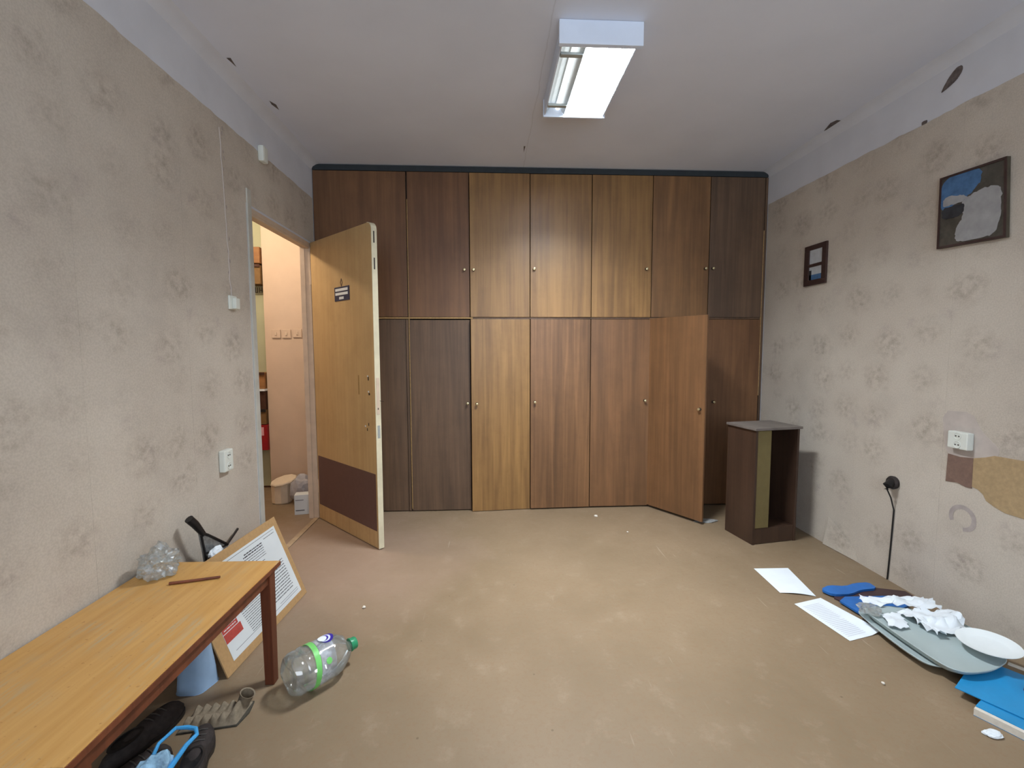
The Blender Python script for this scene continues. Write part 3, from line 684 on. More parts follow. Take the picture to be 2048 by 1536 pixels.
# black plug with cord
t = thing('plug_socket', 'round black socket with plug and cord running down the right wall', 'socket', (RIGHT, 2.312, .54))
bm = bmesh.new(); lathe(bm, [(0, 0), (.034, 0), (.036, .012), (.03, .022), (.012, .024), (0, .024)], 24, Matrix.Translation((RIGHT - .0024, 2.318, .548)) @ Matrix.Rotation(math.radians(-90), 4, 'Y')); obj('socket_body', bm, M['blackr'], t, smooth=True)
bm = bmesh.new(); tube(bm, [(RIGHT - .024, 2.313, .55), (RIGHT - .05, 2.308, .535), (RIGHT - .055, 2.306, .515)], [.02, .021, .012], 14); obj('plug', bm, M['black'], t, smooth=True)
bm = bmesh.new(); tube(bm, [(RIGHT - .055, 2.306, .52), (RIGHT - .03, 2.304, .47), (RIGHT - .008, 2.305, .40), (RIGHT - .007, 2.312, .2), (RIGHT - .007, 2.32, .02), (RIGHT - .007, 2.322, .003)], .0036, 8); obj('cord', bm, M['black'], t, smooth=True)
# peeled wallpaper corner
bm = bmesh.new(); P = [(RIGHT - .022, 2.79, .003), (RIGHT - .018, 2.752, .2), (RIGHT - .003, 2.55, .06), (RIGHT - .006, 2.52, .003)]
vs = [bm.verts.new(p) for p in P]; bm.faces.new(vs); r = bmesh.ops.extrude_face_region(bm, geom=bm.faces[:])
for v in [e for e in r['geom'] if isinstance(e, bmesh.types.BMVert)]: v.co.x += .001
obj('peeled_wallpaper_corner', bm, M['paper'], wr)

# ---------------------------------------------------------------- pictures on the right wall
def on_right(y0, y1, z0, z1, d0, d1, bev=0):
    bm = bmesh.new(); bx(bm, RIGHT - d1, RIGHT - d0, y0, y1, z0, z1, bev); return bm
t = thing('photo_frame', 'small dark frame holding two photographs, nearer the wardrobe', 'picture', (RIGHT, 2.987, 1.70))
ty0, ty1, tz0, tz1 = 2.888, 3.092, 1.70, 1.967
for a in ((ty0, ty1, tz1 - .032, tz1), (ty0, ty1, tz0, tz0 + .035), (ty0, ty0 + .038, tz0 + .035, tz1 - .032), (ty1 - .045, ty1, tz0 + .035, tz1 - .032), (ty0 + .038, ty1 - .045, 1.822, 1.842)):
    obj('frame_bar', on_right(*a, .003, .017, .002), M['frame'], t)
obj('photograph', on_right(ty0 + .038, ty1 - .045, 1.842, tz1 - .032, .003, .010), M['photo'], t)
p2 = obj('photograph', on_right(ty0 + .038, ty1 - .045, tz0 + .035, 1.822, .003, .010), M['photo'], t)
bm = on_right(ty0 + .04, ty1 - .047, tz0 + .036, tz0 + .07, .010, .0108); obj('image_patch', bm, M['photob'], p2)
bm = on_right(ty1 - .066, ty1 - .046, tz0 + .036, 1.80, .010, .0108); obj('image_patch', bm, M['photod'], p2)
t = thing('landscape_picture', 'larger dark framed picture with blue top and pale rocky shape', 'picture', (RIGHT, 2.0, 1.74))
def wallpoly(pts, d0, d1):
    bm = bmesh.new(); a = [bm.verts.new((RIGHT - d0, p, q)) for p, q in pts]; b = [bm.verts.new((RIGHT - d1, p, q)) for p, q in pts]
    bm.faces.new(a); bm.faces.new(b[::-1])
    for i in range(len(pts)): bm.faces.new((a[i], a[(i + 1) % len(pts)], b[(i + 1) % len(pts)], b[i]))
    return bm
Q = [(2.153, 2.087), (1.868, 2.075), (1.850, 1.738), (2.147, 1.752)]
obj('backing', wallpoly(Q, .003, .018), M['frame2'], t)
def inq(a, b):  # a: 0 left .. 1 right, b: 0 bottom .. 1 top
    L0 = Vector(Q[3]).lerp(Vector(Q[0]), b); R0 = Vector(Q[2]).lerp(Vector(Q[1]), b); return tuple(L0.lerp(R0, a))
def region(name, mat, ab, k=2, d=.0008, base=.018):
    pts = [inq(a, b) for a, b in ab]; pts = smooth_poly(pts, k) if k else pts
    if k: pts = [(p + .007 * noise.noise(Vector((p * 70, q * 70, 1))), q + .007 * noise.noise(Vector((p * 70, q * 70, 5)))) for p, q in smooth_poly(pts, 2)]
    o = obj(name, wallpoly(pts, base, base + d), mat, t); return o
region('image_area', M['photoo'], [(.03, .03), (.97, .03), (.97, .97), (.03, .97)], 0, .0006)
region('image_area', M['photob'], [(.02, .55), (.03, .98), (.64, .985), (.66, .8), (.5, .66), (.3, .6), (.1, .52)], 1, .0012)
region('image_area', M['photog'], [(.30, .05), (.86, .05), (.93, .3), (.94, .66), (.78, .70), (.52, .66), (.40, .60), (.36, .52), (.40, .38), (.30, .26), (.28, .12)], 1, .0018)
region('image_area', M['photod'], [(.05, .55), (.38, .57), (.42, .5), (.36, .4), (.06, .4)], 1, .0022)
region('image_area', M['photog'], [(.05, .66), (.14, .72), (.38, .68), (.48, .62), (.3, .58), (.06, .58)], 1, .0015)
for ab in ([(0, 0), (1, 0), (.97, .03), (.03, .03)], [(0, 1), (1, 1), (.97, .97), (.03, .97)], [(0, 0), (0, 1), (.03, .97), (.03, .03)], [(1, 0), (1, 1), (.97, .97), (.97, .03)]):
    region('frame_bar', M['frame'], ab, 0, .004)

# ---------------------------------------------------------------- dark cabinet
A = Vector((1.705, 2.797, 0)); B = Vector((2.032, 2.852, 0)); ca = math.atan2(B.y - A.y, B.x - A.x)
cb = thing('dark_cabinet', 'tall dark brown empty cabinet with open front by the right wall', 'cabinet', tuple(A), ca)
XC = Matrix.Translation(A) @ Matrix.Rotation(ca, 4, 'Z'); cw, cd, chh = .332, .265, .752
box('top_board', M['cabtop'], cb, -.012, cw + .012, -.012, cd + .004, chh, chh + .016, .002, xf=XC)
box('side_board', M['cab'], cb, 0, .016, 0, cd, .0, chh, .001, xf=XC); box('side_board', M['cab'], cb, cw - .016, cw, 0, cd, .0, chh, .001, xf=XC)
box('back_board', M['cabin'], cb, .016, cw - .016, cd - .008, cd, .02, chh, 0, xf=XC)
box('bottom_board', M['cab'], cb, .016, cw - .016, .02, cd - .008, .09, .105, .001, xf=XC)
box('plinth', M['cab'], cb, .016, cw - .016, .004, .016, .004, .105, .001, xf=XC)
o = box('divider_panel', M['cabpanel'], cb, .018, .118, .002, .014, .108, chh - .004, .001, xf=XC); o['label'] = 'olive yellow front strip'

# ---------------------------------------------------------------- low table at the left
ta = math.radians(-1.5)
tz = .46
XT = Matrix.Translation((-1.055, 1.325, 0)) @ Matrix.Rotation(ta, 4, 'Z')
tb = thing('low_table', 'low orange varnished wooden table along the left wall', 'table', (-1.055, 1.325, 0), ta)
tw, tl = .232, .440
o = box('tabletop', M['table'], tb, -tw, tw, -tl, tl, tz - .018, tz, .003, xf=XT)
bm = bmesh.new()
box('edge_banding', M['tleg'], tb, tw, tw + .003, -tl, tl, tz - .0175, tz - .002, .0008, xf=XT)
box('edge_banding', M['tleg'], tb, -tw, tw, tl, tl + .003, tz - .0175, tz - .002, .0008, xf=XT)
o = box('edge_banding', M['kick'], tb, -tw, tw, -tl - .003, -tl, tz - .0175, tz - .001, .0008, xf=XT)
box('apron', M['tleg'], tb, tw - .030, tw - .014, -tl + .05, tl - .062, tz - .062, tz - .018, .001, xf=XT)
box('apron', M['tleg'], tb, -tw + .014, -tw + .030, -tl + .05, tl - .06, tz - .062, tz - .018, .001, xf=XT)
box('apron', M['tleg'], tb, -tw + .03, tw - .03, tl - .055, tl - .04, tz - .062, tz - .018, .001, xf=XT)
box('apron', M['tleg'], tb, -tw + .03, tw - .03, -tl + .04, -tl + .055, tz - .062, tz - .018, .001, xf=XT)
for sx in (-1, 1):
    for sy in (-1, 1):
        cx, cy = sx * (tw - .027), sy * (tl - .047)
        bm = bmesh.new(); r = bmesh.ops.create_cube(bm, size=1)
        for v in bm.verts:
            k = .020 if v.co.z > 0 else .0175
            v.co = Vector((cx + (k if v.co.x > 0 else -k), cy + (k if v.co.y > 0 else -k), tz - .018 if v.co.z > 0 else 0))
        bmesh.ops.bevel(bm, geom=bm.edges[:], offset=.002, segments=1, affect='EDGES'); bm.transform(XT); obj('leg', bm, M['tleg'], tb)
# stick on the table
bm = bmesh.new(); tube(bm, [(-1.112, 1.590, tz + .0055), (-1.05, 1.604, tz + .0055), (-.962, 1.628, tz + .0055)], [.0052, .0048, .0042], 6)
tag(obj('stick', bm, M['tleg'], smooth=True, loc=(-1.04, 1.605, tz)), 'thin dark brown stick lying on the orange table', 'stick')
tag(crumple('clear_plastic_bag', M['crinkle'], (-1.195, 1.66, tz + .046), .052, .55, 7, 4, (1.05, 1.0, .95), 2, tz + .0008), 'crumpled transparent plastic bag on the far corner of the table', 'bag')

# ---------------------------------------------------------------- notice board leaning on the wall
B0 = Vector((-1.016, 1.738, .002)); B1 = Vector((-.962, 2.370, .002)); T1 = Vector((-1.121, 2.384, .409))
U = (B1 - B0).normalized(); Wd = (B1 - B0).length; E = (T1 - B1); E = (E - U * E.dot(U)); Hd = E.length; E.normalize(); NN = U.cross(E).normalized()
if NN.x < 0: NN = -NN
nb = thing('notice_board', 'fibreboard panel with printed white notices, leaning behind the orange table', 'board', tuple(B0))
XB = Matrix(((U.x, E.x, NN.x, B0.x), (U.y, E.y, NN.y, B0.y), (U.z, E.z, NN.z, B0.z), (0, 0, 0, 1)))
box('backing_board', M['fibre'], nb, 0, Wd, 0, Hd, -.006, 0, .001, xf=XB)
nt = box('notice_sheet', M['sheet'], nb, .055, .600, .034, .398, .0002, .0012, 0, xf=XB)
bm = bmesh.new(); bmd = bmesh.new(); random.seed(11)
def textrow(b, x0, x1, yy, h, ww=.02):
    x = x0
    while x < x1 - .004:
        w = min(random.uniform(.3, 1.3) * ww, x1 - x); bx(b, x, x + w, yy, yy + h, .0013, .0016); x += w + h * .7
textrow(bm, .20, .585, .385, .002, .3); textrow(bm, .49, .58, .37, .003)
for k in range(6): textrow(bmd if k < 3 else bm, .33 - .012 * k, .47, .36 - k * .011, .005 if k in (0, 1) else .003, .018)
textrow(bmd, .36, .45, .285, .0025, .1)
for k in range(12): textrow(bm, .37 + .004 * (k % 3), .56, .232 - k * .0135, .0045, .03)
for k in range(5): textrow(bmd, .33, .40, .275 - k * .012, .004, .02)
for k in range(18): textrow(bm, .17 + .002 * k, .35, .235 - k * .010, .003, .02)
bx(bm, .155, .30, .262, .264, .0013, .0016); bx(bm, .155, .157, .262, .30, .0013, .0016); textrow(bmd, .19, .28, .285, .006, .012); textrow(bm, .19, .28, .272, .004, .012)
textrow(bm, .085, .30, .058, .0018, .3); textrow(bm, .30, .58, .052, .0018, .3); textrow(bm, .42, .58, .062, .0018, .3)
bm.transform(XB); bmd.transform(XB); o = obj('printed_text', bm, M['ink'], nt); o['kind'] = 'stuff'; o = obj('printed_heading', bmd, M['inkd'], nt); o['kind'] = 'stuff'
bm = bmesh.new(); bx(bm, .056, .15, .145, .185, .0013, .0016); bx(bm, .056, .162, .105, .142, .0013, .0016); bm.transform(XB); rp = obj('red_block', bm, M['redink'], nt)
rp['label'] = 'red printed block'
bm = bmesh.new(); random.seed(5)
for k in range(3): textrow(bm, .066, .145, .175 - k * .011, .004, .016)
for v in bm.verts: v.co.z += .0004
bm.transform(XB)
o = obj('red_block_text', bm, M['sheet'], nt)
# small things between the board and the wall
t = thing('dustpan', 'black handled smoky dustpan standing behind the table against the wall', 'dustpan', (-1.24, 2.03, 0))
bm = bmesh.new(); tube(bm, [(-1.245, 1.915, .575), (-1.235, 1.935, .545), (-1.225, 1.972, .485)], [.017, .016, .011], 12); obj('handle', bm, M['black'], t, smooth=True)
bm = bmesh.new(); P = [(-1.232, 1.965, .495), (-1.216, 1.985, .478), (-1.20, 2.10, .385), (-1.18, 2.11, .2), (-1.20, 1.96, .2), (-1.225, 1.975, .40)]
vs = [bm.verts.new(p) for p in P]; bm.faces.new(vs); r = bmesh.ops.extrude_face_region(bm, geom=bm.faces[:])
for v in [e for e in r['geom'] if isinstance(e, bmesh.types.BMVert)]: v.co += Vector((-.012, 0, 0))
obj('pan', bm, M['sheen'], t)
bm = bmesh.new(); tube(bm, [P[0], P[1], P[2]], .006, 8); tube(bm, [P[2], (-1.212, 2.03, .392), P[5]], .005, 8); tube(bm, [P[0], P[5], (-1.20, 1.96, .2)], .005, 8); tube(bm, [(-1.20, 1.96, .2), (-1.19, 2.0, .001), (-1.18, 2.11, .2)], .005, 8); obj('rim', bm, M['black'], t, smooth=True)
bm = bmesh.new(); tube(bm, [(-1.20, 1.95, .355), (-1.215, 2.10, .366), (-1.268, 2.31, .375)], [.005, .0045, .006], 8); tube(bm, [(-1.20, 1.95, .355), (-1.212, 1.955, .001)], .005, 8)
tag(obj('thin_rod', bm, M['black'], smooth=True, loc=(-1.212, 1.955, 0)), 'thin black rod propped behind the top of the notice board', 'rod')
tag(crumple('paper_wad', M['white'], (-1.185, 1.985, .40), .036, .35, 6, 3, (.5, 1.1, .6), 9, None), 'white paper wad stuck below the dustpan behind the table', 'paper')
# pale blue bucket under the table
bcx, bcy = -1.118, 1.716
bm = bmesh.new(); lathe(bm, [(.060, .001), (.062, .006), (.058, .06), (.049, .15), (.04, .215), (.034, .222), (0, .224), (0, .221), (.032, .219), (.038, .212), (.048, .15), (.06, .06), (.064, .001), (.066, .001)], 32, Matrix.Translation((bcx, bcy, 0)))
for v in bm.verts:
    a = math.atan2(v.co.y - bcy, v.co.x - bcx); k = 1 + .06 * math.sin(a * 5) * (1 - v.co.z / .25); v.co.x = bcx + (v.co.x - bcx) * k; v.co.y = bcy + (v.co.y - bcy) * k
tag(obj('plastic_bucket', bm, M['palebl'], smooth=True, loc=(bcx, bcy, 0)), 'pale blue plastic bucket upside down under the orange table', 'bucket')

# ---------------------------------------------------------------- bottle on the floor
a0 = Vector((-.740, 1.622, .0)); a1 = Vector((-.563, 1.807, .0)); dr = (a1 - a0).normalized()
zz = Vector((0, 0, 1)); xx = dr.cross(zz)
rb = .078
XO = Matrix(((xx.x, 0, dr.x, a0.x), (xx.y, 0, dr.y, a0.y), (0, 1, 0, rb + .001), (0, 0, 0, 1)))
bt = thing('water_bottle', 'large clear plastic bottle with lime and blue label lying on the floor', 'bottle', (a0.x, a0.y, 0))
prof = [(0, .014), (.03, .010), (.05, 0), (.068, .004), (rb, .022), (rb, .040), (.074, .046), (rb, .053), (rb, .066), (.0745, .075), (.0755, .150), (rb, .158), (.077, .170), (.068, .195), (.048, .222), (.028, .238), (.021, .243), (.021, .256)]
bm = bmesh.new(); lathe(bm, prof, 40, XO)
for v in bm.verts:
    w = Vector((1, 1, 1)) * .006 * noise.noise(v.co * 22); v.co += w; v.co.z = max(v.co.z, .001)
obj('bottle_body', bm, M['clear'], bt, smooth=True)
bm = bmesh.new(); lathe(bm, [(.0, .272), (.022, .272), (.0235, .269), (.0235, .252), (.026, .251), (.026, .246), (.0, .246)], 20, XO); obj('cap', bm, M['cap'], bt, smooth=True)
def wrap(name, mat, s0, s1, th0, th1, r, n=16):
    bm = bmesh.new(); g = []
    for i in range(n + 1):
        th = th0 + (th1 - th0) * i / n; sh = .010 * math.sin(th * 1.0)
        g.append([bm.verts.new((r * math.cos(th), r * math.sin(th), s0 + (s1 - s0) * j / 8 + sh)) for j in range(9)])
    for i in range(n):
        for j in range(8): bm.faces.new((g[i][j], g[i + 1][j], g[i + 1][j + 1], g[i][j + 1]))
    bm.transform(XO); return obj(name, bm, mat, bt, smooth=True)
lb = wrap('label_band', M['lime'], .072, .092, -math.pi * .45, math.pi * .95, .0795, 30); lb['label'] = 'lime green band'
def disc(name, mat, s, th, rs, r, parent, sq=1.0):
    bm = bmesh.new(); cvs = []
    for k in range(24):
        a = k * math.tau / 24; cvs.append(bm.verts.new((r * math.cos(th + rs * sq * math.sin(a) / r), r * math.sin(th + rs * sq * math.sin(a) / r), s + rs * math.cos(a) * .9)))
    c0 = bm.verts.new((r * math.cos(th), r * math.sin(th), s))
    for k in range(24): bm.faces.new((cvs[k], cvs[(k + 1) % 24], c0))
    bm.transform(XO); return obj(name, bm, mat, parent, smooth=True)
TH = math.radians(92)
d1 = disc('label_emblem', M['bluelab'], .150, TH, .030, .0805, bt); d1['label'] = 'violet blue round emblem'
disc('emblem_ring', M['whitelab'], .144, TH, .024, .0818, d1); disc('emblem_centre', M['bluelab'], .141, TH, .019, .0824, d1); disc('emblem_core', M['plate'], .135, TH, .018, .0830, d1)
wrap('label_film', clear('pale_label_film', (.82, .88, .96, 1), .3, .28), .094, .150, math.radians(-60), math.radians(150), .0788, 24)
disc('lime_spot', M['lime'], .125, math.radians(25), .012, .0800, bt)

# egg tray
t = thing('egg_tray', 'grey moulded pulp egg tray with pointed cells beside the table leg', 'egg tray', (-.95, 1.55, 0), math.radians(3))
XE = Matrix.Translation((-.948, 1.545, 0)) @ Matrix.Rotation(math.radians(8), 4, 'Z')
bm = bmesh.new(); nx, ny = 56, 28; g = []
for i in range(nx + 1):
    row = []
    for j in range(ny + 1):
        x = -.09 + .18 * i / nx; yv = -.05 + .10 * j / ny
        edge = min(i, nx - i, (ny - j), j) / 3
        h = .020 + .018 * max(0, (.5 - .5 * math.cos(i / nx * math.tau * 6.5))) * max(0, (.5 - .5 * math.cos(j / ny * math.tau * 2)))
        if i > nx * .78: h = .02 + .03 * math.sin((i / nx - .78) / .22 * math.pi) * math.sin(j / ny * math.pi)
        h *= min(1, edge * .5 + .25)
        row.append(bm.verts.new((x + .02 * (j / ny - .5), yv, max(.004, h))))
    g.append(row)
for i in range(nx):
    for j in range(ny): bm.faces.new((g[i][j], g[i + 1][j], g[i + 1][j + 1], g[i][j + 1]))
bm.transform(XE); obj('moulded_cells', bm, M['carton'], t, smooth=True)
bm = bmesh.new(); prism(bm, [(-.102, -.053), (.082, -.053), (.103, .0), (.102, .053), (-.082, .053)], .0005, .006); bm.transform(XE); obj('tray_base', bm, M['cartond'], t)
bm = bmesh.new(); lathe(bm, [(.020, 0), (.024, .04), (.026, .042), (.022, .04), (.018, 0)], 16, XE @ Matrix.Translation((.072, .03, .018)) @ Matrix.Rotation(math.radians(25), 4, 'Y')); obj('torn_cup', bm, M['carton'], t, smooth=True)

# shoes under the table
def shoe(name, label, c, rz, L=.26, w=.09, h=.055, closed=True):
    t = thing(name, label, 'shoe', (c[0], c[1], 0), rz); X_ = Matrix.Translation((c[0], c[1], 0)) @ Matrix.Rotation(rz, 4, 'Z')
    out = []
    for k in range(28):
        a = k * math.tau / 28; x = math.cos(a) * L / 2; wv = w / 2 * (1.0 if x > 0 else .8) * (1 - .12 * math.exp(-(x / L * 6) ** 2)); out.append((x, math.copysign(abs(math.sin(a)) ** .8, math.sin(a)) * wv))
    bm = bmesh.new(); prism(bm, out, .0005, .016, X_); obj('sole', bm, M['black'], t, smooth=True)
    bm = bmesh.new(); rings = []
    for m, (s, z) in enumerate([(.97, .016), (.98, .03), (.9, .045), (.72, h), (.5, h + .006), (.2, h + .008)]):
        rings.append([bm.verts.new((x * s + (.035 if m > 2 else 0) * (m - 2) / 3 * (1 if closed else .3), yv * s, z * (1 if x > -L * .1 or closed else .75))) for x, yv in out])
    for Aq, Bq in zip(rings, rings[1:]):
        for k in range(28): bm.faces.new((Aq[k], Aq[(k + 1) % 28], Bq[(k + 1) % 28], Bq[k]))
    bm.faces.new(rings[-1]); bm.transform(X_); obj('upper', bm, M['blackr'], t, smooth=True)
    bm = bmesh.new(); lathe(bm, [(.0, 0), (.034, .0), (.038, .003), (.03, .005)], 20, X_ @ Matrix.Translation((-L * .2, 0, h + .004)) @ Matrix.Diagonal((1.4, .8, 1, 1))); obj('opening', bm, M['black'], t, smooth=True)
    bm = bmesh.new()
    for q in range(3): tube(bm, [(.02 + q * .022, -.018, h + .007), (.02 + q * .022, 0, h + .011), (.02 + q * .022, .018, h + .007)], .002, 6)
    bm.transform(X_); obj('laces', bm, M['outdark'], t, smooth=True)
shoe('old_shoe', 'worn black shoe lying under the front edge of the orange table', (-1.125, 1.455), math.radians(76), .28, .09, .055)
shoe('old_shoe', 'worn dark grey shoe behind the blue plastic bag handles', (-.905, 1.368), math.radians(110), .24, .085, .05)
shoe('old_shoe', 'dark shoe partly under the table end beside the blue bag', (-1.065, 1.30), math.radians(60), .24, .085, .05)
# blue plastic bag
t = thing('blue_plastic_bag', 'blue translucent plastic carrier bag at the bottom edge near the table', 'bag', (-.98, 1.22, 0))
crumple('bag_body', M['bluebag'], (-.965, 1.235, .05), .08, .4, 5, 4, (.75, 1.05, .75), 6, .001, parent=t)
bm = bmesh.new(); hp = [(-.985, 1.29, .085), (-.992, 1.335, .10), (-.975, 1.385, .105), (-.945, 1.392, .10), (-.915, 1.385, .10), (-.900, 1.365, .098), (-.912, 1.335, .092), (-.925, 1.28, .07), (-.93, 1.24, .06)]
tube(bm, hp, [.006, .005, .0055, .006, .006, .006, .007, .008, .006], 8); obj('bag_handle', bm, M['bluebag_h'], t, smooth=True)

# ---------------------------------------------------------------- papers and clutter on the right
def flutter(a, b, f=9): return lambda u, v, x, y: a + b * max(0, .5 + noise.noise(Vector((x * f, y * f, 1))))
o = quad_sheet('paper_sheet', M['white'], [(1.515, 2.222), (1.677, 2.178), (1.728, 2.475), (1.531, 2.486)], lambda u, v, x, y: .0015 + .006 * (1 - v) * math.sin(u * 3.14) + .003 * v * u, loc=(1.6, 2.3, 0)); tag(o, 'blank white sheet on the floor, farthest of the two toward the wardrobe', 'paper')
o = quad_sheet('paper_sheet', M['white'], [(1.566, 1.822), (1.750, 1.868), (1.689, 2.162), (1.519, 2.116)], lambda u, v, x, y: .0015 + .012 * max(0, (u - .7) / .3) * (1 - v), loc=(1.63, 2.0, 0)); tag(o, 'white sheet with grey printed lines, nearer sheet touching the clutter pile', 'paper')
bm = bmesh.new(); random.seed(2)
c = [Vector(p) for p in [(1.566, 1.822), (1.720, 1.860), (1.672, 2.157), (1.519, 2.116)]]
for k in range(22):
    v = .08 + k * .038
    for (ua, ub) in ((.12, .80),):
        ub2 = ub - (random.random() * .25 if random.random() < .25 else 0)
        p = [(c[0] * (1 - a) + c[1] * a) * (1 - w) + (c[3] * (1 - a) + c[2] * a) * w for a, w in ((ua, v), (ub2, v), (ub2, v + .012), (ua, v + .012))]
        bm.faces.new([bm.verts.new((q.x, q.y, .0031)) for q in p])
obj('printed_lines', bm, speck('faint_print', srgb(204, 209, 218), .7, 300, .1), o)

# dark brown folder with blue strip, royal blue folder
bm = bmesh.new(); prism(bm, [(1.752, 2.150), (1.80, 2.215), (2.03, 2.235), (2.17, 2.19), (2.165, 2.10), (1.93, 2.02), (1.786, 2.045)], .0005, .008)
tag(obj('brown_folder', bm, M['maroon'], loc=(1.9, 2.13, 0)), 'dark maroon folder under the blue strip near the right wall', 'folder')
bm = bmesh.new(); prism(bm, smooth_poly([(1.728, 2.215), (1.80, 2.250), (1.88, 2.235), (1.95, 2.262), (2.035, 2.268), (2.03, 2.205), (1.93, 2.195), (1.85, 2.160), (1.775, 2.158), (1.745, 2.17)], 1), .0085, .020)
tag(obj('blue_strip', bm, M['blue2'], loc=(1.88, 2.2, 0)), 'crumpled royal blue strip, farthest piece of the pile at the right wall', 'folder')
bm = bmesh.new(); prism(bm, [(1.745, 2.105), (1.80, 2.14), (2.02, 2.135), (2.06, 2.05), (1.90, 1.985), (1.758, 2.0)], .0085, .018)
tag(obj('blue_folder', bm, M['blue2'], loc=(1.88, 2.06, 0)), 'royal blue folder sticking out under the white crumpled paper', 'folder')
# grey plastic trays
def tray(label, pts, z0, z1, loc):
    pts = smooth_poly(pts, 2); cxx = sum(p[0] for p in pts) / len(pts); cyy = sum(p[1] for p in pts) / len(pts)
    t = thing('plastic_tray', label, 'tray', (cxx, cyy, z0), 0, None)
    bm = bmesh.new(); R_ = []
    lift = lambda x, y: .010 * max(0, (1.75 - y)) / .2
    for s, z in ((.90, z0), (.97, (z0 + z1) / 2), (1.0, z1), (.985, z1 + .003), (.95, z1 + .001), (.5, z1 - .001)):
        R_.append([bm.verts.new((cxx + (x - cxx) * s, cyy + (yv - cyy) * s, z)) for x, yv in pts])
    n = len(pts)
    for Aq, Bq in zip(R_, R_[1:]):
        for k in range(n): bm.faces.new((Aq[k], Aq[(k + 1) % n], Bq[(k + 1) % n], Bq[k]))
    bm.faces.new(R_[-1]); bm.faces.new(R_[0][::-1]); obj('tray_body', bm, M['greyp'], t, smooth=True)
    bm = bmesh.new(); tube(bm, [(cxx + (x - cxx) * .995, cyy + (yv - cyy) * .995, z1 + .001) for x, yv in pts + pts[:1]], .003, 6, False); obj('rim', bm, M['greyp'], t, smooth=True)
tray('lower grey plastic tray on the floor at the right wall', [(1.735, 1.995), (1.874, 2.016), (1.97, 1.86), (1.95, 1.70), (1.86, 1.62), (1.765, 1.60), (1.715, 1.625), (1.706, 1.70), (1.709, 1.80), (1.720, 1.90)], .020, .032, None)
tray('upper grey plastic tray with rounded end, holding white papers', [(1.735, 1.955), (1.85, 1.985), (2.06, 1.90), (2.10, 1.74), (2.02, 1.59), (1.90, 1.540), (1.785, 1.530), (1.735, 1.565), (1.728, 1.70), (1.730, 1.84)], .037, .060, None)
# white papers on the pile
def crumpled_sheet(label, corners, z, amp, seed, n=22):
    f = lambda u, v, x, y: z + amp * abs(noise.noise(Vector((x * 22 + seed, y * 22, 0)))) + amp * .9 * abs(noise.noise(Vector((x * 9, y * 9 + seed, 3)))) * (1 if 0 < u < 1 else .4)
    o = quad_sheet('crumpled_paper', M['white'], corners, f, .001, n, loc=(corners[0][0], corners[0][1], z), jitter=.02); tag(o, label, 'paper'); return o
crumpled_sheet('long white paper roll-like strip along the back of the pile', [(1.765, 1.985), (2.08, 1.92), (2.13, 2.01), (1.79, 2.045)], .064, .030, 1)
crumpled_sheet('crumpled white paper in the middle of the grey tray', [(1.87, 1.735), (2.03, 1.745), (2.11, 1.90), (1.86, 1.925)], .064, .045, 5)
crumpled_sheet('small folded white paper on the near edge of the grey tray', [(1.735, 1.80), (1.80, 1.79), (1.865, 1.90), (1.775, 1.91)], .066, .018, 8, 10)
tag(crumple('clear_wrapper', M['crinkle'], (1.745, 1.93, .075), .032, .5, 6, 3, (1.3, 1.3, .5), 3, .063), 'small clear plastic wrapper at the left tip of the pile', 'wrapper')
# plate
bm = bmesh.new(); lathe(bm, [(0, 0), (.060, 0), (.064, .002), (.092, .014), (.096, .015), (.0965, .017), (.092, .0165), (.063, .0045), (.058, .003), (0, .003)], 40,
    Matrix.Translation((1.982, 1.635, .088)) @ Matrix.Rotation(math.radians(-3), 4, 'Y'))
tag(obj('plastic_plate', bm, M['plate'], smooth=True, loc=(1.982, 1.635, .088)), 'round white disposable plate on the near end of the grey tray', 'plate')
# blue covered books, bottom right
e1 = Vector((.45, -.893)); e2 = Vector((.893, .45))
def rect(o, a, b): o = Vector(o); return [tuple(o), tuple(o + e1 * a), tuple(o + e1 * a + e2 * b), tuple(o + e2 * b)]
def rot_rect(o, a, b, d):
    d = math.radians(d); f1 = Vector((e1.x * math.cos(d) - e1.y * math.sin(d), e1.x * math.sin(d) + e1.y * math.cos(d))); f2 = Vector((-f1.y, f1.x)); o = Vector(o)
    return [tuple(o), tuple(o + f1 * a), tuple(o + f1 * a + f2 * b), tuple(o + f2 * b)]
t = thing('blue_book', 'thick bright blue covered book with white page edge, nearest at lower right', 'book', (1.76, 1.33, 0))
P = rect((1.676, 1.412), .30, .21)
bm = bmesh.new(); prism(bm, P, .002, .026); obj('pages', bm, M['pages'], t)
bm = bmesh.new(); P2 = [(x, y) for x, y in rect((1.690, 1.419), .295, .205)]; prism(bm, P2, .0262, .029); obj('cover', bm, M['blue'], t)
bm = bmesh.new(); prism(bm, P, .0003, .0018); obj('back_cover', bm, M['blue'], t)
P3 = rot_rect((1.700, 1.500), .24, .30, 4)
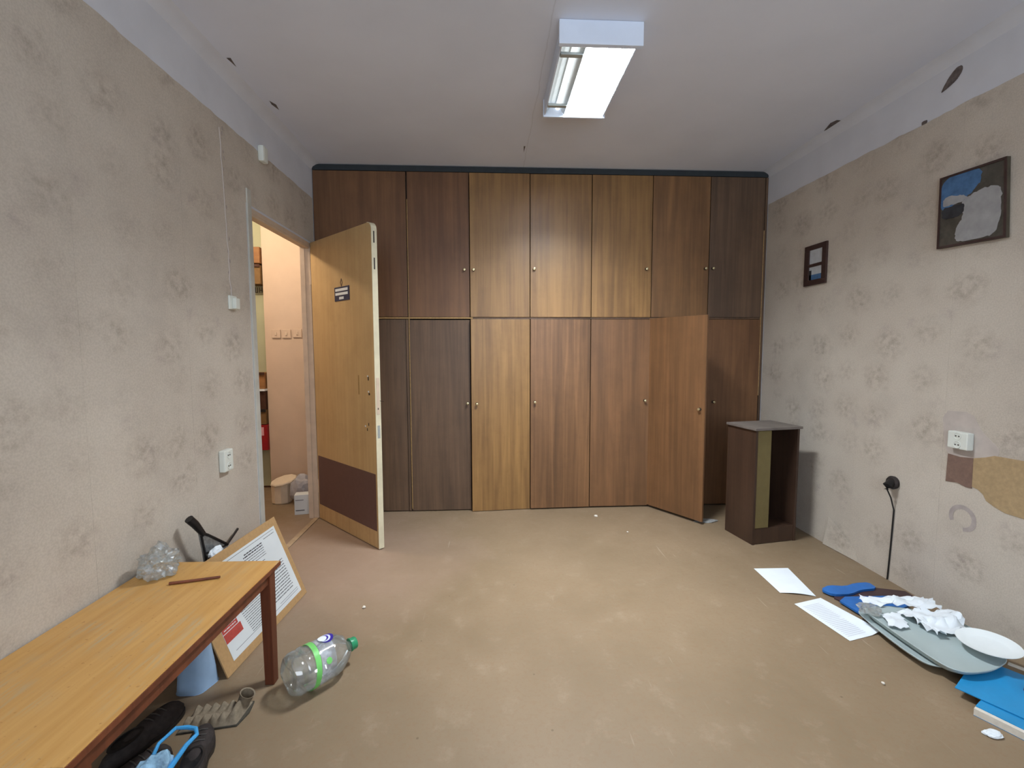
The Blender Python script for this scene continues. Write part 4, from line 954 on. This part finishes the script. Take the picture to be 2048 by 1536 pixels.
t = thing('blue_folder', 'bright blue folder lying across the nearest blue book', 'folder', (1.73, 1.5, 0))
tilt = lambda x, y: .031 + .0 * x
bm = bmesh.new(); prism(bm, P3, .0305, .0335); obj('cover', bm, M['blue'], t)
bm = bmesh.new(); q = [tuple(Vector(P3[0]).lerp(Vector(P3[2]), .06)), tuple(Vector(P3[1]).lerp(Vector(P3[3]), .06)), tuple(Vector(P3[2]).lerp(Vector(P3[0]), .06)), tuple(Vector(P3[3]).lerp(Vector(P3[1]), .06))]
prism(bm, q, .0292, .0304); obj('inner_sheets', bm, M['pages'], t)
o = box('paper_strip', M['pages'], None, 0, .26, 0, .02, .034, .038, .001, loc=(2.0, 1.6, .034), xf=Matrix.Translation((2.025, 1.60, 0)) @ Matrix.Rotation(math.radians(-58), 4, 'Z'))
tag(o, 'off-white strip lying on the far edge of the blue folder', 'strip')
bm = bmesh.new(); lathe(bm, [(0, 0), (.022, 0), (.024, .004), (.022, .016), (.018, .018), (0, .018)], 24, Matrix.Translation((1.945, 1.452, .0337)))
tag(obj('purple_cap', bm, M['purple'], smooth=True, loc=(1.945, 1.452, .0337)), 'dark purple round cap on the blue folder at the right edge', 'cap')
tag(crumple('paper_scrap', M['white'], (1.652, 1.330, .006), .022, .4, 4, 3, (1.25, .8, .35), 12, .0005), 'torn white scrap in front of the white edged blue book', 'paper')
for i, (x, yv, r, lab) in enumerate(((.814, 3.365, .013, 'pale crumb on the floor below the streaked wardrobe doors'), (.961, 3.05, .006, 'tiny pale crumb on the floor left of the dark cabinet'), (-.622, 2.205, .008, 'small white chip on the floor right of the notice board'), (1.49, 1.57, .006, 'tiny pinkish chip on the floor left of the grey tray'))):
    tag(crumple('floor_crumb', M['pages'], (x, yv, .005), r, .4, 5, 2, (1, 1, .6), i, .0004), lab, 'debris')
tag(crumple('foil_scrap', M['foil'], (1.60, 3.22, .004), .06, .5, 6, 3, (1.3, .55, .12), 3, .0005), 'dusty silver foil scrap between the open wardrobe door and the cabinet', 'foil')
